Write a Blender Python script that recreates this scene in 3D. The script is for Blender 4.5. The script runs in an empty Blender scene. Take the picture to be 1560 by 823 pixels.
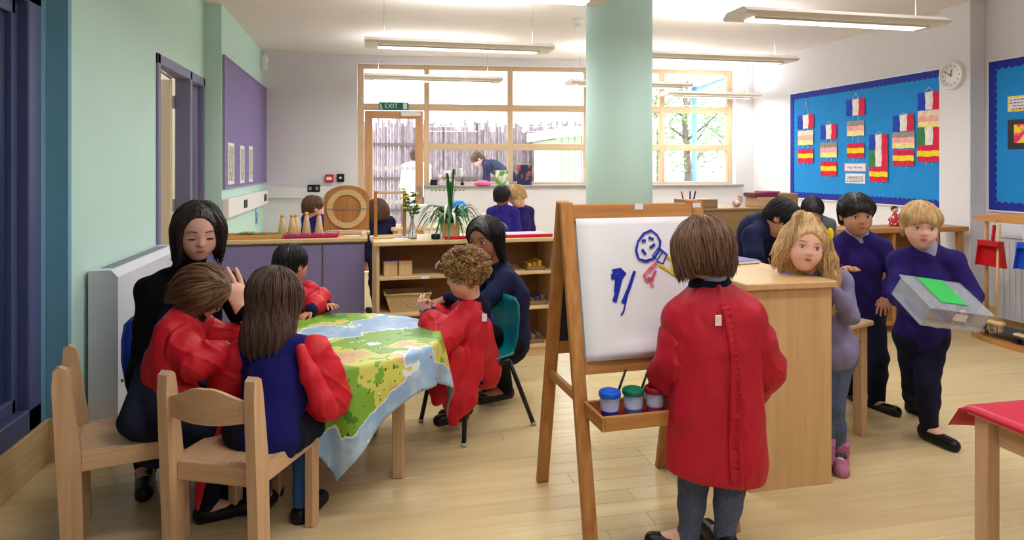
import bpy, bmesh, math, random
import numpy as np
from mathutils import Vector, Matrix
random.seed(7)
SC = bpy.context.scene
COL = SC.collection
# ------------------------------------------------------------------ camera
F = 1040.0; A = math.radians(12.3); HC = 1.35; HY = 254.0       # 24 mm lens on a 1560 px wide frame, horizon at y=254
CR = Vector((math.cos(A), -math.sin(A), 0)); CF = Vector((math.sin(A), math.cos(A), 0)); UP = Vector((0, 0, 1))
cd = bpy.data.cameras.new('camera'); cam = bpy.data.objects.new('camera', cd); COL.objects.link(cam)
cam.location = (0, 0, HC); cam.rotation_euler = (math.pi/2, 0, -A)
cd.sensor_width = 36; cd.lens = 36*F/1560; cd.shift_y = (HY-411.5)/1560; cd.clip_start = 0.05; cd.clip_end = 200
SC.camera = cam
# ------------------------------------------------------------------ light of the place
SC.view_settings.view_transform = 'Standard'; SC.view_settings.look = 'None'
SC.view_settings.gamma = 1; SC.view_settings.use_curve_mapping = False
SC.view_settings.exposure = 0.1
LAMP_DOWN = 13.5; LAMP_UP = 9.0; SKY = 5.0
w = bpy.data.worlds.new('world'); SC.world = w; w.use_nodes = True
bg = w.node_tree.nodes['Background']; bg.inputs[0].default_value = (0.93, 0.97, 1.0, 1); bg.inputs[1].default_value = SKY

def pix(u, v, z):                  # pixel + distance along the view axis -> world
    return CR*((u-780)/F*z) + CF*z + UP*(HC-(v-HY)/F*z)
def ground(u, v, h=0.0):           # pixel seen on the horizontal plane at height h
    return pix(u, v, (HC-h)*F/(v-HY))
def on_x(u, v, X):                 # pixel seen on the wall plane x = X
    return pix(u, v, X/((u-780)/F*CR.x+CF.x))
def on_y(u, v, Y):
    return pix(u, v, Y/((u-780)/F*CR.y+CF.y))
def cv(r, f, u):                   # direction: right, away, up as seen from the camera
    return (CR*r + CF*f + UP*u)
def C3(cx, z, h): return CR*cx + CF*z + UP*h

# ------------------------------------------------------------------ materials
def lin(c):
    return tuple(((x/255)/12.92 if x/255 <= 0.04045 else ((x/255+0.055)/1.055)**2.4) for x in c)+(1.0,)
MATS = {}
def mat(name, col, rough=0.6, var=0.0, scale=(8, 8, 8), col2=None, bump=0.0, bscale=None, spec=0.3, metal=0.0,
        emit=None, detail=4.0, contrast=None, trans=0.0, alpha=1.0, sheen=0.0, rnd=0.0):
    if name in MATS: return MATS[name]
    m = bpy.data.materials.new(name); m.use_nodes = True; MATS[name] = m
    nt = m.node_tree; b = nt.nodes['Principled BSDF']; L = nt.links
    c1 = lin(col)
    b.inputs['Base Color'].default_value = c1; b.inputs['Roughness'].default_value = rough
    b.inputs['Specular IOR Level'].default_value = spec; b.inputs['Metallic'].default_value = metal
    b.inputs['Alpha'].default_value = alpha; b.inputs['Transmission Weight'].default_value = trans
    if sheen: b.inputs['Sheen Weight'].default_value = sheen
    if emit:
        b.inputs['Emission Color'].default_value = lin(emit[0]); b.inputs['Emission Strength'].default_value = emit[1]
    if var or col2 or bump:
        tc = nt.nodes.new('ShaderNodeTexCoord'); mp = nt.nodes.new('ShaderNodeMapping')
        mp.inputs['Scale'].default_value = scale; L.new(tc.outputs['Object'], mp.inputs[0])
        nz = nt.nodes.new('ShaderNodeTexNoise'); nz.inputs['Scale'].default_value = 1.0; nz.inputs['Detail'].default_value = detail
        if rnd:
            oi = nt.nodes.new('ShaderNodeObjectInfo'); ml = nt.nodes.new('ShaderNodeMath'); ml.operation = 'MULTIPLY'
            ml.inputs[1].default_value = 37.0; L.new(oi.outputs['Random'], ml.inputs[0])
            nz.noise_dimensions = '4D'; L.new(ml.outputs[0], nz.inputs['W'])
        L.new(mp.outputs[0], nz.inputs['Vector'])
        if var or col2:
            cr = nt.nodes.new('ShaderNodeValToRGB')
            lo, hi = contrast or (0.32, 0.68)
            cr.color_ramp.elements[0].position = lo; cr.color_ramp.elements[1].position = hi
            c2 = lin(col2) if col2 else tuple(min(1, x*(1+var)) for x in c1[:3])+(1,)
            c0 = c1 if col2 else tuple(x*(1-var) for x in c1[:3])+(1,)
            cr.color_ramp.elements[0].color = c0; cr.color_ramp.elements[1].color = c2
            L.new(nz.outputs['Fac'], cr.inputs[0])
            out = cr.outputs[0]
            if rnd:
                hs = nt.nodes.new('ShaderNodeHueSaturation'); mr = nt.nodes.new('ShaderNodeMapRange')
                mr.inputs[3].default_value = 1-rnd; mr.inputs[4].default_value = 1+rnd
                L.new(oi.outputs['Random'], mr.inputs[0]); L.new(mr.outputs[0], hs.inputs['Value']); L.new(out, hs.inputs['Color'])
                out = hs.outputs[0]
            L.new(out, b.inputs['Base Color'])
        if bump:
            bp = nt.nodes.new('ShaderNodeBump'); bp.inputs['Strength'].default_value = bump; bp.inputs['Distance'].default_value = 0.01
            if bscale:
                mp2 = nt.nodes.new('ShaderNodeMapping'); mp2.inputs['Scale'].default_value = bscale; L.new(tc.outputs['Object'], mp2.inputs[0])
                n2 = nt.nodes.new('ShaderNodeTexNoise'); n2.inputs['Scale'].default_value = 1; n2.inputs['Detail'].default_value = 3
                L.new(mp2.outputs[0], n2.inputs['Vector']); L.new(n2.outputs['Fac'], bp.inputs['Height'])
            else: L.new(nz.outputs['Fac'], bp.inputs['Height'])
            L.new(bp.outputs[0], b.inputs['Normal'])
    return m
def wood(name, c1, c2, axis='x', rough=0.45, rnd=0.0, fine=60):
    s = {'x': (2.2, fine, fine), 'y': (fine, 2.2, fine), 'z': (fine, fine, 2.2)}[axis]
    return mat(name+'_'+axis, c1, rough, col2=c2, scale=s, contrast=(0.25, 0.75), rnd=rnd, detail=3, bump=0.04)
BE = lambda a='z': wood('beech', (194, 156, 118), (212, 178, 142), a)
PI_ = lambda a='z': wood('pine', (160, 104, 52), (196, 142, 82), a, fine=45)
MA = lambda a='x': wood('maple', (206, 172, 120), (226, 198, 150), a)
WF = lambda a='z': wood('windowwood', (206, 176, 140), (224, 198, 164), a)
DW = lambda a='z': wood('doorwood', (190, 140, 98), (212, 166, 124), a)
BR = lambda a='x': wood('brownboard', (132, 102, 66), (150, 120, 82), a)
SHB = lambda a='x': wood('shelfback', (150, 112, 72), (172, 134, 90), a)
M_WHITE = mat('wall_paint_white', (222, 221, 226), 0.85, var=0.015, scale=(3, 3, 3))
M_CEIL = mat('ceiling_paint', (226, 222, 222), 0.9, var=0.01, scale=(2, 2, 2))
M_MINT = mat('wall_paint_mint', (192, 224, 214), 0.75, var=0.015, scale=(3, 3, 3))
M_BLUE = mat('wall_paint_blue', (112, 166, 190), 0.7, var=0.02, scale=(3, 3, 3))
M_SLATE = mat('frame_slate', (120, 118, 150), 0.5, var=0.03, scale=(4, 4, 4))
M_SLATEB = mat('frame_blue_slate', (74, 84, 128), 0.45, var=0.03, scale=(4, 4, 4))
M_NAVYD = mat('door_navy', (38, 52, 92), 0.25, var=0.05, scale=(2, 2, 2), spec=0.5)
M_PLASTIC = mat('white_plastic', (232, 232, 232), 0.45, var=0.01)
M_RADI = mat('radiator_white', (214, 218, 228), 0.4, var=0.01)
M_DARK = mat('black_plastic', (24, 24, 30), 0.4, var=0.1)
M_STEEL = mat('steel', (170, 172, 176), 0.3, metal=0.9, var=0.03)
M_FELT = mat('purple_felt', (136, 126, 168), 0.95, var=0.12, scale=(90, 90, 90), bump=0.15)
M_BOARDP = mat('purple_board', (134, 120, 168), 0.9, var=0.06, scale=(30, 30, 30), bump=0.1)
M_PAPER = mat('white_paper', (228, 228, 234), 0.8, var=0.01)
def glass_mat():
    m = bpy.data.materials.new('pane_glass'); m.use_nodes = True; nt = m.node_tree; nt.nodes.clear()
    o = nt.nodes.new('ShaderNodeOutputMaterial'); mx = nt.nodes.new('ShaderNodeMixShader'); t = nt.nodes.new('ShaderNodeBsdfTransparent')
    g = nt.nodes.new('ShaderNodeBsdfGlossy'); g.inputs['Roughness'].default_value = 0.02; mx.inputs[0].default_value = 0.06
    t.inputs[0].default_value = (0.96, 0.98, 0.98, 1)
    nt.links.new(t.outputs[0], mx.inputs[1]); nt.links.new(g.outputs[0], mx.inputs[2]); nt.links.new(mx.outputs[0], o.inputs[0]); return m
M_GLASS = glass_mat()

# ------------------------------------------------------------------ object helpers
def tag(o, label=None, cat=None, group=None, kind=None):
    if label: o['label'] = label
    if cat: o['category'] = cat
    if group: o['group'] = group
    if kind: o['kind'] = kind
    return o
def empty(name, loc=(0, 0, 0), rz=0.0, label=None, cat=None, group=None, kind=None):
    o = bpy.data.objects.new(name, None); COL.objects.link(o); o.location = loc; o.rotation_euler = (0, 0, rz); o.empty_display_size = 0.05
    return tag(o, label, cat, group, kind)
def link(name, me, parent=None, loc=None, rz=None):
    o = bpy.data.objects.new(name, me); COL.objects.link(o)
    if parent: o.parent = parent
    if loc is not None: o.location = loc
    if rz is not None: o.rotation_euler = (0, 0, rz)
    return o
def copy_tree(o, parent=None):
    c = o.copy(); COL.objects.link(c)
    if parent: c.parent = parent
    for ch in [x for x in bpy.data.objects if x.parent == o]: copy_tree(ch, c)
    return c
class MB:
    """collects shapes into one mesh"""
    def __init__(s): s.V = []; s.Fc = []; s.Mi = []; s.mi = 0; s.sm = []; s.smooth = False
    def add(s, V, Fs):
        n = len(s.V); s.V += [tuple(v) for v in V]
        for f in Fs: s.Fc.append(tuple(i+n for i in f)); s.Mi.append(s.mi); s.sm.append(s.smooth)
        return s
    def m(s, i): s.mi = i; return s
    def box(s, a, b, c=0.0, M=None):
        x0, x1 = sorted((a[0], b[0])); y0, y1 = sorted((a[1], b[1])); z0, z1 = sorted((a[2], b[2]))
        c = min(c, (x1-x0)*.45, (y1-y0)*.45, (z1-z0)*.45)
        if c <= 0:
            V = [(x, y, z) for z in (z0, z1) for y in (y0, y1) for x in (x0, x1)]
            Fs = [(0, 2, 3, 1), (4, 5, 7, 6), (0, 1, 5, 4), (2, 6, 7, 3), (0, 4, 6, 2), (1, 3, 7, 5)]
        else:
            V = []; idx = {}
            for ix, x in enumerate((x0, x1)):
                for iy, y in enumerate((y0, y1)):
                    for iz, z in enumerate((z0, z1)):
                        dx = c if ix == 0 else -c; dy = c if iy == 0 else -c; dz = c if iz == 0 else -c
                        idx[ix, iy, iz, 0] = len(V); V.append((x, y+dy, z+dz))
                        idx[ix, iy, iz, 1] = len(V); V.append((x+dx, y, z+dz))
                        idx[ix, iy, iz, 2] = len(V); V.append((x+dx, y+dy, z))
            Fs = []
            q = [(0, 0), (1, 0), (1, 1), (0, 1)]
            for i in (0, 1):
                Fs.append([idx[i, a_, b_, 0] for a_, b_ in (q if i else q[::-1])])
                Fs.append([idx[a_, i, b_, 1] for a_, b_ in (q[::-1] if i else q)])
                Fs.append([idx[a_, b_, i, 2] for a_, b_ in (q if i else q[::-1])])
            for i in (0, 1):
                for j in (0, 1):
                    f1 = [idx[i, j, 0, 0], idx[i, j, 1, 0], idx[i, j, 1, 1], idx[i, j, 0, 1]]; Fs.append(f1 if i != j else f1[::-1])
                    f2 = [idx[i, 0, j, 0], idx[i, 1, j, 0], idx[i, 1, j, 2], idx[i, 0, j, 2]]; Fs.append(f2[::-1] if i != j else f2)
                    f3 = [idx[0, i, j, 1], idx[1, i, j, 1], idx[1, i, j, 2], idx[0, i, j, 2]]; Fs.append(f3 if i != j else f3[::-1])
                    for k in (0, 1):
                        f4 = [idx[i, j, k, 0], idx[i, j, k, 1], idx[i, j, k, 2]]; Fs.append(f4 if (i+j+k) % 2 else f4[::-1])
        if M is not None: V = [M @ Vector(v) for v in V]
        return s.add(V, Fs)
    def bar(s, p, q, w, d, c=0.003, side=None):
        """square bar from p to q, w across 'side', d the other way"""
        p, q = Vector(p), Vector(q); z = (q-p); Ln = z.length; z.normalize()
        x = Vector(side) if side is not None else (Vector((1, 0, 0)) if abs(z.x) < .9 else Vector((0, 1, 0)))
        x = (x - z*x.dot(z)).normalized(); y = z.cross(x)
        M = Matrix(((x.x, y.x, z.x, p.x), (x.y, y.y, z.y, p.y), (x.z, y.z, z.z, p.z), (0, 0, 0, 1)))
        return s.box((-w/2, -d/2, 0), (w/2, d/2, Ln), c, M)
    def tube(s, pts, r, n=8, cap=True):
        pts = [Vector(p) for p in pts]; rs = r if isinstance(r, (list, tuple)) else [r]*len(pts)
        V = []; Fs = []; pu = None
        for i, p in enumerate(pts):
            t = (pts[min(i+1, len(pts)-1)]-pts[max(i-1, 0)]).normalized()
            u = Vector((0, 0, 1)) if pu is None else pu
            if abs(t.dot(u)) > .95 and pu is None: u = Vector((1, 0, 0))
            u = (u-t*u.dot(t)).normalized(); v = t.cross(u); pu = u
            for k in range(n):
                a = 2*math.pi*k/n; V.append(p+(u*math.cos(a)+v*math.sin(a))*rs[i])
        for i in range(len(pts)-1):
            for k in range(n): Fs.append((i*n+k, i*n+(k+1) % n, (i+1)*n+(k+1) % n, (i+1)*n+k))
        if cap: Fs.append(tuple(range(n))[::-1]); Fs.append(tuple((len(pts)-1)*n+k for k in range(n)))
        sm = s.smooth; s.smooth = True; s.add(V, Fs); s.smooth = sm; return s
    def lathe(s, prof, n=20, c=(0, 0, 0), cap=True):
        V = []; Fs = []
        for r, z in prof:
            for k in range(n): a = 2*math.pi*k/n; V.append((c[0]+r*math.cos(a), c[1]+r*math.sin(a), c[2]+z))
        for i in range(len(prof)-1):
            for k in range(n): Fs.append((i*n+k, i*n+(k+1) % n, (i+1)*n+(k+1) % n, (i+1)*n+k))
        if cap: Fs.append(tuple(range(n))[::-1]); Fs.append(tuple((len(prof)-1)*n+k for k in range(n)))
        sm = s.smooth; s.smooth = True; s.add(V, Fs); s.smooth = sm; return s
    def ball(s, c, r, n=10, M=None):
        rx, ry, rz = r if isinstance(r, (tuple, list)) else (r, r, r)
        V = [(0, 0, -rz)]; 
        for i in range(1, n//2+1):
            t = -math.pi/2+math.pi*i/(n//2+1)
            for k in range(n): a = 2*math.pi*k/n; V.append((rx*math.cos(t)*math.cos(a), ry*math.cos(t)*math.sin(a), rz*math.sin(t)))
        V.append((0, 0, rz)); m_ = n//2; Fs = [(0, 1+(k+1) % n, 1+k) for k in range(n)]
        for i in range(m_-1):
            for k in range(n): Fs.append((1+i*n+k, 1+i*n+(k+1) % n, 1+(i+1)*n+(k+1) % n, 1+(i+1)*n+k))
        Fs += [(len(V)-1, 1+(m_-1)*n+k, 1+(m_-1)*n+(k+1) % n) for k in range(n)]
        R = M if M is not None else Matrix.Identity(3); c = Vector(c)
        V = [R @ Vector(v)+c for v in V]
        sm = s.smooth; s.smooth = True; s.add(V, Fs); s.smooth = sm; return s
    def prism(s, poly, d, o=(0, 0, 0), x=(1, 0, 0), y=(0, 0, 1)):
        """polygon in the x,y plane at o, extruded by d along x cross y"""
        o, x, y = Vector(o), Vector(x), Vector(y); n = x.cross(y).normalized(); k = len(poly)
        V = [o+x*a+y*b for a, b in poly]+[o+x*a+y*b+n*d for a, b in poly]
        Fs = [tuple(range(k))[::-1], tuple(range(k, 2*k))]+[(i, (i+1) % k, k+(i+1) % k, k+i) for i in range(k)]
        return s.add(V, Fs)
    def build(s, name, mats, parent=None, loc=None, rz=None, smooth=None):
        me = bpy.data.meshes.new(name); me.from_pydata(s.V, [], s.Fc)
        for m_ in (mats if isinstance(mats, (list, tuple)) else [mats]): me.materials.append(m_)
        me.polygons.foreach_set('material_index', s.Mi)
        me.polygons.foreach_set('use_smooth', [True]*len(s.sm) if smooth else s.sm); me.update()
        return link(name, me, parent, loc, rz)
def struct(name, mb, m, label=None, parent=None):
    o = mb.build(name, m, parent); o['kind'] = 'structure'
    if label: o['label'] = label
    return o
def text_mesh(txt, size, name, m, parent, M):
    cu = bpy.data.curves.new(name, 'FONT'); cu.body = txt; cu.size = size; cu.extrude = 0.0004; cu.align_x = 'CENTER'; cu.align_y = 'CENTER'
    ob = bpy.data.objects.new(name, cu); COL.objects.link(ob); dg = bpy.context.evaluated_depsgraph_get()
    me = bpy.data.meshes.new_from_object(ob.evaluated_get(dg)); bpy.data.objects.remove(ob)
    me.materials.clear(); me.materials.append(m); me.transform(M)
    return link(name, me, parent)
def frameM(o, x, y):
    x = Vector(x).normalized(); y = Vector(y); y = (y-x*y.dot(x)).normalized(); z = x.cross(y); o = Vector(o)
    return Matrix(((x.x, y.x, z.x, o.x), (x.y, y.y, z.y, o.y), (x.z, y.z, z.z, o.z), (0, 0, 0, 1)))
# ================================================================== the room
CEIL = 2.75; XR = 5.15; XL = -1.33; XN = -1.42; XA = -1.19; YN = 3.52; YBK = -2.6
BL = Vector((XA, 8.9, 0)); BRt = Vector((XR, 8.31, 0))
bdir = (BRt-BL).normalized(); BLEN = (BRt-BL).length; BETA = math.atan2(bdir.y, bdir.x); bout = Vector((-bdir.y, bdir.x, 0))
def on_back(u, v, off=0.0):        # pixel on the window wall -> (s along wall, height)
    r = CR*((u-780)/F)+CF; p0 = BL+bout*off
    z = p0.dot(bout)/r.dot(bout); p = r*z
    return (p-p0).dot(bdir), HC-(v-HY)/F*z
BM = Matrix.Translation(BL) @ Matrix.Rotation(BETA, 4, 'Z')
# ---- floor of boards running across the room
fl = struct('floor', MB().box((-2.6, YBK, -0.12), (XR+.1, 9.0, -0.012)), mat('floor_joint', (118, 92, 58), 0.9, var=0.05), 'pale yellow wooden plank floor of the classroom')
M_FLOOR = wood('floorboard', (208, 184, 134), (222, 202, 158), 'x', 0.28, rnd=0.035, fine=26)
PW = 0.098
def plank_mesh(L):
    me = MB().box((0, 0.0006, -0.0119), (L-.0012, PW-.0006, 0.0), 0.0008)
    o = me.build('plank', M_FLOOR); d = o.data; bpy.data.objects.remove(o); return d
PLM = {}
def add_plank(x0, x1, y):
    L = round(x1-x0, 2)
    if L < .02: return
    if L not in PLM: PLM[L] = plank_mesh(L)
    link('plank', PLM[L], fl, (x0, y, 0))
rest = MB(); ny = 0
y = YBK; rr = random.Random(3)
while y < 8.93:
    xa = -1.42 if y < 3.5 else -1.33
    if y > 6.2: xa = -1.19
    xend = XR; x = xa
    first = True
    while x < xend-.02:
        L = round((rr.choice((.4, .6, .8, 1.0, 1.2)) if first else 1.5), 2); first = False
        x1 = min(x+L, xend)
        if 1.45 < y < 5.2: add_plank(x, x1, y)
        else:
            ym = min(y+PW-.0006, 8.95)
            rest.box((x, y+.0006, -0.0119), (x1-.0012, ym, 0))
        x = x1
    y += PW
ro = rest.build('plank_field', M_FLOOR, fl); ro['kind'] = 'stuff'
struct('ceiling', MB().box((-3.4, YBK, CEIL), (XR+.2, 9.0, CEIL+.15)), M_CEIL, 'flat white painted ceiling above the lamps')
# ---- left side: near wall with blue glazed door, mint wall with doorway, alcove
nearw = MB().box((XN-.25, YBK, 2.16), (XN, YN, CEIL)).box((XN-.25, 3.44, 0), (XN, YN, CEIL)).box((XN-.25, YBK, 0), (XN, 3.44, .2)).box((XN-.25, YBK, 0.2), (XN, .6, 2.16))
nw = struct('wall_left', nearw, M_BLUE, 'blue painted wall around the navy glazed door')
MB().box((XN-.25, YN-.004, 0), (XL-.001, YN+.03, CEIL)).build('end_face', M_BLUE, nw)
kick = struct('baseboard_left', MB().box((XN, YBK, 0), (XN+.018, YN-.02, .195), .002), MA('y'), 'tall pale wood skirting under the navy glazed door')
MB().box((XN, YN-.022, 0), (XL, YN-.004, .195), .002).build('return_board', MA('x'), kick)
MB().box((XL, YN+.03, 0), (XL+.016, 4.85, .185), .002).build('wall_board', MA('y'), kick)
d1 = empty('door_1', (XN, 2.0, 0), kind='structure'); d1['label'] = 'navy blue glazed door in a slate blue frame'
fr = MB()
for (y0, y1, z0, z1, x0, x1) in ((1.32, 1.44, .2, 2.16, -.1, .012), (-.1, 1.44, .2, .3, -.1, .012), (-.1, 1.44, 2.06, 2.16, -.1, .012), (-1.4, -.1, .2, .3, -.1, .012), (-1.4, -.1, 2.06, 2.16, -.1, .012), (-.16, -.04, .2, 2.16, -.1, .012)):
    fr.box((x0, y0, z0), (x1, y1, z1), .006)
fr.box((-.1, 1.27, .3), (-.03, 1.32, 2.06), .004).box((-.1, -.04, .3), (-.03, 1.3, .36), .004).box((-.1, -.04, 2.0), (-.03, 1.3, 2.06), .004)
fr.build('frame', M_SLATEB, d1)
MB().box((-.085, 1.13, .36), (-.05, 1.27, 2.0), .004).box((-.085, -.04, .36), (-.05, .1, 2.0), .004).box((-.085, .1, .36), (-.05, 1.13, .5), .004).box((-.085, .1, 1.88), (-.05, 1.13, 2.0), .004).build('leaf', M_NAVYD, d1)
MB().box((-.075, .1, .5), (-.06, 1.13, 1.88)).build('pane', M_NAVYD, d1)
MB().box((-.075, -1.4, .3), (-.06, -.16, 2.06)).build('pane', M_NAVYD, d1)
# mint wall, doorway from Y=4.89 to 6.2
DY0, DY1, DH = 4.88, 6.24, 2.10
mint = MB().box((XL-.1, YN+.03, 0), (XL, DY0, CEIL)).box((XL-.1, DY0, DH), (XL, DY1+.2, CEIL)).box((XL-.1, DY1, 0), (XL, DY1+.2, DH))
ml = struct('wall_mint', mint, M_MINT, 'mint green wall beside the purple notice board')
struct('wall_alcove', MB().box((XA-.3, 6.27, 0), (XA, 8.85, CEIL)), M_MINT, 'mint green wall behind the purple pin board')
dr = empty('door_2', (XL, DY0, 0), kind='structure'); dr['label'] = 'slate grey doorway with open cream door and sidelight'
f2 = MB(); W2 = DY1-DY0
for (y0, y1, z0, z1) in ((0, .06, 0, DH), (W2-.05, W2, 0, DH), (0, W2, DH-.07, DH), (W2*.63, W2*.63+.06, 0, DH)):
    f2.box((-.1, y0, z0), (.015, y1, z1), .005)
f2.box((-.08, W2*.63+.06, 0), (-.03, W2*.63+.1, DH-.07), .004).box((-.08, W2-.09, 0), (-.03, W2-.05, DH-.07), .004)
f2.build('frame', M_SLATE, dr)
MB().box((-.06, W2*.63+.1, .05), (-.05, W2-.09, DH-.07)).build('pane', M_GLASS, dr)
lf = MB().box((-.95, W2*.63-.07, .01), (-.11, W2*.63-.025, DH-.08), .004).build('leaf', mat('cream_door', (226, 212, 188), 0.6, var=0.02), dr)
MB().tube([(-.88, W2*.63-.07, 1.0), (-.88, W2*.63-.12, 1.0), (-.78, W2*.63-.12, 1.0)], .009).build('handle', M_STEEL, lf)
MB().tube([(-.0, .06, DH-.1), (-.0, .35, DH-.12)], .012).build('closer_arm', M_STEEL, dr)
for zz in (.25, 1.0, 1.8): MB().box((-.112, W2*.63-.03, zz), (-.095, W2*.63+.0, zz+.1)).build('hinge', M_STEEL, dr)
# room beyond the doorway
M_COR = mat('corridor_paint', (236, 228, 212), 0.85, var=0.01)
wb = MB().box((-3.45, 3.2, 0), (-3.3, 8.5, CEIL))
struct('wall_next_end', MB().box((-3.3, 8.35, 0), (-1.5, 8.5, CEIL)), M_COR, 'cream end wall of the next room')
struct('wall_next_side', MB().box((-3.3, 3.2, 0), (-1.68, 3.3, CEIL)), M_COR, 'cream partition wall of the next room')
struct('floor_next', MB().box((-3.4, 3.2, -.1), (-1.44, 8.5, 0)), MA('x'), 'pale floor of the next room')
struct('wall_beyond', wb, M_COR, 'cream wall of the next room through the doorway')
cb = empty('cupboard', (-3.0, 7.0, 0), label='orange wooden cupboard with red box seen through the doorway', cat='cupboard')
MB().box((-.28, -.5, 0), (.2, .5, 1.15), .006).build('body', wood('orangewood', (206, 150, 80), (226, 174, 104), 'z'), cb)
MB().box((.2, -.48, .05), (.22, -.01, 1.1), .004).build('door', wood('orangewood', (206, 150, 80), (226, 174, 104), 'z'), cb)
MB().box((.2, .01, .05), (.22, .48, 1.1), .004).build('door', wood('orangewood', (206, 150, 80), (226, 174, 104), 'z'), cb)
bx_ = empty('storage_box', (-3.0, 7.0, 1.15), label='red storage box standing on the orange cupboard', cat='box')
MB().box((-.2, -.3, 0), (.18, .3, .22), .01).build('body', mat('red_box', (200, 40, 44), 0.5, var=0.04), bx_)
MB().box((-.21, -.31, .22), (.19, .31, .25), .008).build('lid', mat('red_box', (200, 40, 44)), bx_)
# ---- rear wall (behind the camera) and the right wall with its pillar
struct('wall_rear', MB().box((XN-.3, YBK-.15, 0), (XR+.2, YBK, CEIL)), M_WHITE, 'white wall opposite the windows')
wr_ = struct('wall_right', MB().box((XR, YBK, 0), (XR+.2, 8.6, CEIL)), M_WHITE, 'white wall carrying the blue notice boards')
struct('wall_pillar', MB().box((5.0, 4.8, 0), (XR, 5.12, CEIL), .004), M_WHITE, 'square white wall pillar carrying the clock')
bbr = struct('baseboard_right', MB().box((XR-.016, YBK, 0), (XR, 4.78, .185), .002).box((XR-.016, 5.14, 0), (XR, 8.3, .185), .002), MA('y'), 'tall wood skirting of the white wall')
MB().box((4.984, 4.784, 0), (5.0, 5.136, .185), .002).box((4.984, 4.784, 0), (XR-.016, 4.8, .185), .002).box((5.0, 5.12, 0), (XR-.016, 5.136, .185), .002).build('pillar_board', MA('x'), bbr)
# ---- window wall
def BP(u, v): return on_back(u, v)
s_l = BP(544, 160)[0]; s_m = [BP(u, 160)[0] for u in (650, 779, 897, 1014)]; s_r = BP(1121, 160)[0]
H_SILL = 1.13; H_T2 = 1.61; H_T1 = 2.12; H_TOP = 2.655
bw = MB()
for a, b in (((0 - .3, -.0, 0), (s_l, .25, CEIL)), ((s_l, 0, H_TOP), (s_r, .25, CEIL)), ((s_r+.03, 0, 0), (BLEN+.2, .25, CEIL)), ((s_m[0]-.03, 0, 0), (s_r+.03, .25, H_SILL-.03)), ((s_r, 0, H_SILL-.03), (s_r+.03, .25, CEIL))):
    bw.box(a, b)
wbk = struct('wall_back', bw, M_WHITE, 'white wall around the tall window and garden door'); wbk.matrix_world = BM
sill = struct('trim_1', MB().box((s_m[0]-.03, -.12, H_SILL-.045), (s_r+.06, .2, H_SILL-.015), .005), mat('sill_grey', (150, 152, 164), 0.5, var=0.03), 'grey window board under the tall window'); sill.matrix_world = BM
MB().box((s_m[0]-.03, -.09, 0), (s_r+.03, 0, H_SILL-.045)).build('lining_wall', M_WHITE, sill)
# window frame
w1 = empty('window_1', (0, 0, 0), kind='structure'); w1.matrix_world = BM; w1['label'] = 'tall gridded window with pale wooden frame'
fm = MB(); y0, y1 = .12, .2
t = .035
for s_ in [s_l+t, s_m[0], s_m[1], s_m[2], s_m[3], s_r-t]:
    z0 = 0 if s_ in (s_l+t, s_m[0]) else H_SILL-.02
    MB().box((s_-t, y0, z0), (s_+t, y1, H_TOP), .004).build('mullion', WF('z'), w1)
edges = [s_l+2*t]+[x for m_ in s_m for x in (m_-t, m_+t)]+[s_r-2*t]
bays = [(edges[2*i], edges[2*i+1]) for i in range(5)]
for i, (a, b) in enumerate(bays):
    MB().box((a, y0, H_TOP-.05), (b, y1, H_TOP), .004).build('head_rail', WF('x'), w1)
    MB().box((a, y0, H_T1-.045), (b, y1, H_T1+.04), .004).build('transom', WF('x'), w1)
    MB().box((a, .155, H_T1+.04), (b, .163, H_TOP-.05)).build('pane', M_GLASS, w1)
    if i:
        MB().box((a, y0, H_T2-.045), (b, y1, H_T2+.04), .004).build('transom', WF('x'), w1)
        MB().box((a, y0, H_SILL-.02), (b, y1, H_SILL+.02), .004).build('bottom_rail', WF('x'), w1)
        MB().box((a, .155, H_T2+.04), (b, .163, H_T1-.045)).build('pane', M_GLASS, w1)
        MB().box((a, .155, H_SILL+.02), (b, .163, H_T2-.045)).build('pane', M_GLASS, w1)
# garden door
gd = empty('door_3', (0, 0, 0), kind='structure'); gd.matrix_world = BM; gd['label'] = 'glazed garden door with orange wooden frame and white dots'
a, b = bays[0]; a += .012; b -= .012; zt = H_T1-.055
for (p, q, ax) in (((a, .1, .02), (a+.1, .15, zt), 'z'), ((b-.1, .1, .02), (b, .15, zt), 'z')): MB().box(p, q, .004).build('stile', DW('z'), gd)
for (z0, z1) in ((.02, .2), (zt-.1, zt)): MB().box((a+.1, .1, z0), (b-.1, .15, z1), .004).build('rail', DW('x'), gd)
MB().box((a+.1, .122, .2), (b-.1, .13, zt-.1)).build('pane', M_GLASS, gd)
dm = MB()
nd = 8
for hh in (1.33, .9):
    for k in range(nd):
        dm.prism([(.028*math.cos(i*math.pi/6), .028*math.sin(i*math.pi/6)) for i in range(12)], .0015, (a+.13+(b-a-.26)*k/(nd-1), .1205, hh))
dm.build('dot_row', mat('white_dot', (250, 250, 250), 0.8, emit=None), gd)
MB().tube([(b-.05, .1, 1.02), (b-.05, .05, 1.02), (b-.16, .05, 1.02)], .01).build('handle', M_STEEL, gd)
MB().box((b-.075, .094, .95), (b-.03, .1, 1.1), .003).build('lock_plate', M_STEEL, gd)
MB().box((b-.28, .05, zt-.07), (b-.03, .1, zt-.02), .008).build('door_closer', M_PLASTIC, gd)
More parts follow.
